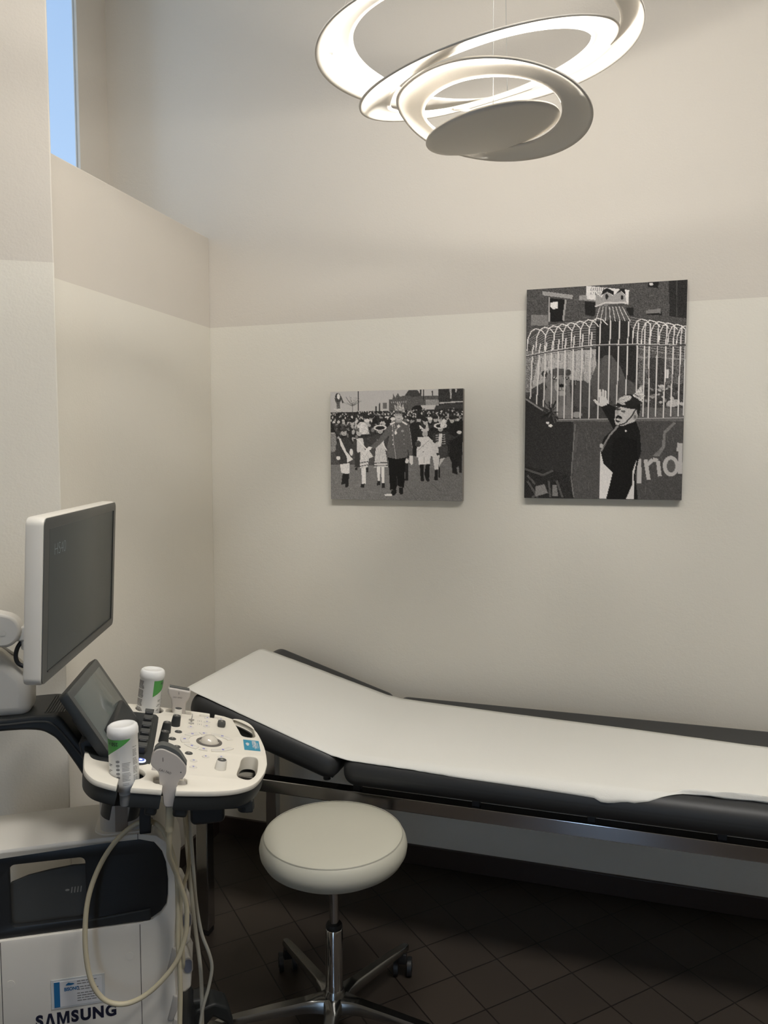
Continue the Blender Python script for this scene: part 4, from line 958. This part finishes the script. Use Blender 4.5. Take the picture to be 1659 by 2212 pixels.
    vs, fs = plate(list(reversed(st_)), [], .004, .001, PT @ Matrix.Translation((0,0,.0015))); weld(MB().add(vs, fs).build('key_strip', BLACKP, cp))
    for b in (.123,.078,.030,-.016,-.062,-.102):
        P = [(-.155,b-.008),(-.138,b-.008),(-.136,b-.012),(-.134,b+.010),(-.138,b+.014),(-.155,b+.014)]
        m = MB(); m.box((-.156, b-.012, .001), (-.137, b+.010, .018), 0, PT); m.build('slide_knob', GLASSY, cp, .003)
        MB().box((-.157, b-.010, .0175), (-.136, b+.011, .0195), 0, PT).build('knob_cap', DGREY, cp, .001)
    MB().lathe([(.0105, .0012), (.0105, .0030), (.0085, .0034)], PT @ Matrix.Translation((-.143,-.150,0)), 32).build('power_ring', GLOW, cp)
    MB().lathe([(.0082, .003), (.0082, .0042)], PT @ Matrix.Translation((-.143,-.150,0)), 28).build('power_button', mat('power_blue', (70,86,140), .3, emit=(90,110,190), es=.5), cp)
    MB().lathe([(.0030, .0042), (.0030, .0046)], PT @ Matrix.Translation((-.143,-.150,0)), 20).build('power_symbol', GLOW, cp)
    vs, fs = plate(rrect(-.118,-.190,-.088,-.165,.002), [], .0012, .0003, PT @ Matrix.Translation((0,0,.0012))); weld(MB().add(vs, fs).build('service_tab', GREYPL, cp))
    # supplier label on the grip
    st = MB().box((.081,-.0245,.0002), (.1185,.0405,.0007), 0, PT).build('supplier_label', TEAL, cp); st['label'] = 'teal supplier label with white print'
    RT2 = PT @ Matrix.Translation((.1015,.036,.0009)) @ Matrix.Rotation(-pi/2, 4, 'Z')
    vs, fs = text_geo('BISONO', .0125, 0, .0003, sx=.95); m = MB().add([RT2 @ v for v in vs], fs)
    for k in range(3): m.box((.1065+k*.0035, -.016+k*.004, .0008), (.1078+k*.0035, .030-k*.003, .0010), 0, PT)
    m.add([PT @ Vector((.0900+.004*cos(g)*(1+.2*sin(3*g)), .012+.010*sin(g), .0009)) for g in np.linspace(0, 2*pi, 16, endpoint=False)], [tuple(range(16))])
    m.build('label_print', CARDW, cp)
    return root
machine()

# card in a clear sleeve stuck on the side cover
def card():
    root = thing('supplier_card', 'supplier card with blue stripe in clear sleeve on white side cover above the big lettering', 'card', MT @ Vector((-.330, -.1104, .330)), MR)
    R_ = Matrix(((1,0,0,0),(0,0,-1,0),(0,1,0,0),(0,0,0,1)))
    W_, H_ = .096, .056
    MB().box((-.006, -.0012, -.004), (W_+.006, 0, H_+.005)).build('sleeve', mat('clear_sleeve', (196,199,200), .18), root)
    c = MB().box((0, -.0019, 0), (W_, -.0012, H_)).build('paper_card', CARDW, root)
    MB().box((.0, -.0022, 0), (.0115, -.0019, H_)).build('blue_stripe', BLUEBAR, c)
    vs, fs = text_geo('BISONO', .0105, 0, .0004, sx=.78); T = Matrix.Translation((.020, -.0022, .034)) @ R_
    m = MB().add([T @ v for v in vs], fs); T2 = Matrix.Translation((.029, -.0022, .046)) @ R_
    m.add([T2 @ Vector(v) for v in ((-.006,0,0),(-.004,.003,0),(0,.006,0),(.004,.0045,0),(.010,.0035,0),(.012,.001,0),(.005,-.0005,0))], [tuple(range(7))])
    m.build('logo', BLUEBAR, c)
    m = MB(); rg = random.Random(3)
    for z, n in ((.051,2),(.038,2),(.024,4)):
        for k in range(n):
            x = .046
            while x < .088-rg.random()*.01: l = rg.uniform(.004,.010); m.box((x, -.0022, z-k*.0055), (x+l, -.0019, z-k*.0055+.0022)); x += l+.0015
    m.build('small_print', INKG, c)
card()

# ------------------------------------------------------------------ gel bottles standing on their caps
def bottle(name, label, base, tilt, spin, tall):
    root = thing(name, label, 'bottle', MT @ Vector(base), MR, 'gel bottles in the panel holders')
    R = .0285; Ht = tall
    Mx = Matrix.Rotation(tilt[0], 4, 'Y') @ Matrix.Rotation(tilt[1], 4, 'X') @ Matrix.Rotation(spin, 4, 'Z')
    prof = [(.008,.020),(.0115,.022),(.013,.030),(.021,.034),(.0262,.042),(.0280,.047),(R,.052),(R,Ht-.022),(.0302,Ht-.020),(.0302,Ht-.010),(.0285,Ht-.003),(.025,Ht),(.021,Ht),(.019,Ht-.0022),(.004,Ht-.003)]
    MB().lathe(prof, Mx, 56).build('flask', LABELW, root, auto=50)
    MB().lathe([(.0100,0),(.0106,.002),(.0114,.022),(.0114,.026)], Mx, 36).build('cap', GREYPL, root)
    def wrap(pts2, r=R+.0003): return [Mx @ Vector((r*cos(x/R), r*sin(x/R), z)) for x, z in pts2]
    # green corner of the label: strips so that it follows the curve
    m = MB(); N = 18; Zt = Ht-.024
    for i in range(N):
        x0, x1 = .064*i/N, .064*(i+1)/N
        def low(x): t = x/.064; return Zt-.0005-.040*(1-t)**.9-.0001
        m.add(wrap([(x0, low(x0)), (x1, low(x1)), (x1, Zt), (x0, Zt)]), [(0,1,2,3)])
    m.build('green_label', LABELG, root)
    vs, fs = text_geo('250 g', .0095, 0, .0002)
    bm = bmesh.new()
    vv = [bm.verts.new(v) for v in vs]
    for f in fs:
        try: bm.faces.new([vv[i] for i in f])
        except ValueError: pass
    bmesh.ops.triangulate(bm, faces=bm.faces); bm.verts.index_update()
    V_ = [v.co.copy() for v in bm.verts]; F_ = [tuple(v.index for v in f.verts) for f in bm.faces]; bm.free()
    m = MB().add(wrap([(.0400-v.x, Zt-.005-v.y) for v in V_], R+.0007), F_)
    rg = random.Random(7)
    def line(x, z, l, h=.0011): m.add(wrap([(x+l*k/6, z) for k in range(7)]+[(x+l*k/6, z+h) for k in range(7)], R+.0004), [(k, k+1, k+8, k+7) for k in range(6)])
    for k in range(38):                                # dense small print column, then looser lines below the green corner
        z = Zt-.004-k*.0029
        if z < .050: break
        if k not in (7, 15, 22):
            x = -.046
            for q in range(3): l = rg.uniform(.005, .008); line(x, z, l, .0013); x += l+.0008
        if k > 4 and k % 6:
            x = .068
            for q in range(2): l = rg.uniform(.003, .006); line(x, z, l, .0008); x += l+.001
        if k > 15 and k % 4 < 2: line(.012+rg.uniform(0, .004), z, rg.uniform(.006, .010), .0011)
        if k > 14 and k % 7: line(.046, z, rg.uniform(.012, .017), .0006)
    m.build('label_print', INK, root)
    m = MB()
    for k, z in enumerate((.098,.090,.082,.074,.066)):
        m.add(wrap([(.038+.004*cos(g), z+.0026*sin(g)) for g in np.linspace(0, 2*pi, 10, endpoint=False)], R+.0005), [tuple(range(10))])
    m.build('label_symbols', INKG, root)
bottle('gel_bottle', 'white gel bottle with green corner label, upside down in the holder nearest the camera', (-.165, -.214, .806), (radians(-1.0), radians(-1.5)), radians(-184), .165)
bottle('gel_bottle', 'white gel bottle with green corner label, upside down beyond the touch screen', (-.158, .190, .806), (radians(8), radians(-1)), radians(-74), .166)

# ------------------------------------------------------------------ probes with their cables
def sidetext(s, size, u, v, z, par, rot=0, m_=INK):
    vs, fs = text_geo(s, size, 0, 0); T = Matrix.Translation((u, v, z)) @ SIDE @ Matrix.Rotation(rot, 4, 'Z')
    MB().add([T @ q for q in vs], fs).build('print', m_, par)
def near_probe():
    root = thing('ultrasound_probe', 'grey curved ultrasound probe nearest the camera, its beige cable hanging in a big loop', 'ultrasound probe', MO, MR)
    body = sm2([(-.1035,.927),(-.1115,.910),(-.110,.898),(-.098,.884),(-.0965,.866),(-.0945,.850),(-.0905,.836),(-.087,.814),(-.0685,.812),(-.067,.822),(-.066,.838),(-.0585,.864),(-.052,.866),(-.0455,.876),(-.0445,.888),(-.0485,.897),(-.060,.912),(-.074,.922),(-.090,.930)], 4)
    a, f = prism(body, -.258, -.230); MB().add(a, f).build('housing', PROBEG, root, .009, 4)
    ln = sm2([(-.104,.924),(-.104,.930),(-.092,.9375),(-.075,.932),(-.058,.919),(-.046,.899),(-.044,.892),(-.052,.888),(-.062,.905),(-.077,.918),(-.092,.925)], 4)
    a, f = prism(ln, -.2545, -.2335); MB().add(a, f).build('lens', LENS, root, .004)
    sidetext('CA1-7AD', .0062, -.0975, -.2583, .888, root, radians(-24)); m = MB(); m.box((-.0890,-.2584,.905), (-.0880,-.2579,.913)); m.cyl((-.055,-.2584,.880), (-.055,-.2578,.880), .0012, 10); m.build('marks', INK, root)
    MB().cyl((-.0775,-.244,.809), (-.0775,-.244,.813), .0096, 20).build('seal', GLASSY, root)
    MB().tube([(-.0775,-.244,.811),(-.0785,-.242,.785),(-.080,-.238,.755)], .0085, 16, 5).build('boot', CABLE, root)
    P = [(-.080,-.238,.760),(-.0815,-.232,.725),(-.083,-.215,.690),(-.077,-.190,.655),(-.070,-.172,.622),(-.062,-.165,.590),(-.054,-.16,.555),(-.052,-.158,.525),(-.056,-.158,.480),(-.074,-.16,.428),(-.110,-.16,.384),(-.150,-.16,.356),(-.188,-.16,.349),(-.222,-.16,.364),(-.245,-.16,.402),(-.2555,-.16,.456),(-.257,-.16,.522),(-.249,-.158,.590),(-.228,-.152,.648),(-.198,-.146,.694),(-.166,-.142,.722),(-.140,-.140,.733),(-.118,-.140,.729),(-.098,-.142,.708),(-.083,-.145,.668),(-.072,-.148,.612),(-.0705,-.150,.546),(-.072,-.150,.464),(-.069,-.150,.359),(-.072,-.148,.255),(-.072,-.148,.12),(-.068,-.145,.04),(-.055,-.13,.006)]
    MB().tube(P, .0052, 14, 6).build('cable', CABLE, root)
near_probe()
def far_probe():
    root = thing('ultrasound_probe', 'grey flat topped ultrasound probe standing in the far side of the control panel', 'ultrasound probe', MO, MR)
    body = sm2([(-.100,.9215),(-.102,.904),(-.095,.893),(-.0925,.87),(-.090,.83),(-.084,.785),(-.066,.785),(-.060,.83),(-.058,.868),(-.054,.885),(-.047,.893),(-.045,.910),(-.072,.9195)], 4)
    body = [(-.099,.923),(-.1005,.910),(-.0985,.902),(-.093,.892),(-.0915,.875),(-.090,.83),(-.084,.785),(-.066,.785),(-.060,.83),(-.0575,.866),(-.0555,.878),(-.0475,.889),(-.0445,.896),(-.0435,.9085)]
    a, f = prism(body, .182, .206); MB().add(a, f).build('housing', PROBEG, root, .005, 4)
    a, f = prism([(-.0955,.9205),(-.0955,.9250),(-.0475,.9125),(-.0475,.908)], .1865, .2015); MB().add(a, f).build('lens', LENS, root, .001)
    sidetext('LA3-16AD', .0052, -.0880, .1816, .896, root, radians(-10)); m = MB(); m.box((-.0735,.1815,.903), (-.0726,.182,.909)); m.build('marks', INK, root)
    P = [(-.074,.194,.79),(-.072,.19,.74),(-.066,.150,.68),(-.060,.08,.60),(-.052,.02,.54),(-.044,-.02,.47),(-.036,-.04,.40),(-.028,-.05,.33),(-.026,-.05,.26),(-.026,-.05,.12),(-.02,-.05,.03),(-.01,-.04,.006)]
    MB().tube(P, .0045, 12, 6).build('cable', CABLEG, root)
far_probe()
def pt(x, y, v):   # machine coordinates from measured side view points
    return (x, v, y)
o = MB().tube([(-.056,-.125,.785),(-.052,-.118,.73),(-.048,-.11,.68),(-.046,-.10,.63),(-.050,-.10,.59),(-.062,-.10,.55),(-.068,-.10,.50),(-.066,-.10,.44),(-.064,-.095,.38),(-.0655,-.085,.36)], .0042, 12, 6).build('probe_cable', CABLE, None)
o.matrix_world = MT; tag(o, 'beige cable dropping from under the panel and curling back to the probe sockets', 'cable')
o = MB().tube([(-.048,-.12,.785),(-.043,-.115,.70),(-.038,-.11,.60),(-.034,-.10,.52),(-.024,-.09,.44),(-.008,-.085,.385),(-.002,-.08,.345),(-.010,-.08,.30),(-.024,-.08,.25),(-.034,-.08,.18),(-.036,-.08,.10),(-.036,-.09,.02),(-.02,-.11,.006)], .0038, 12, 6).build('probe_cable', CABLEG, None)
o.matrix_world = MT; tag(o, 'thin pale cable bulging outward beside the stool side of the machine', 'cable')
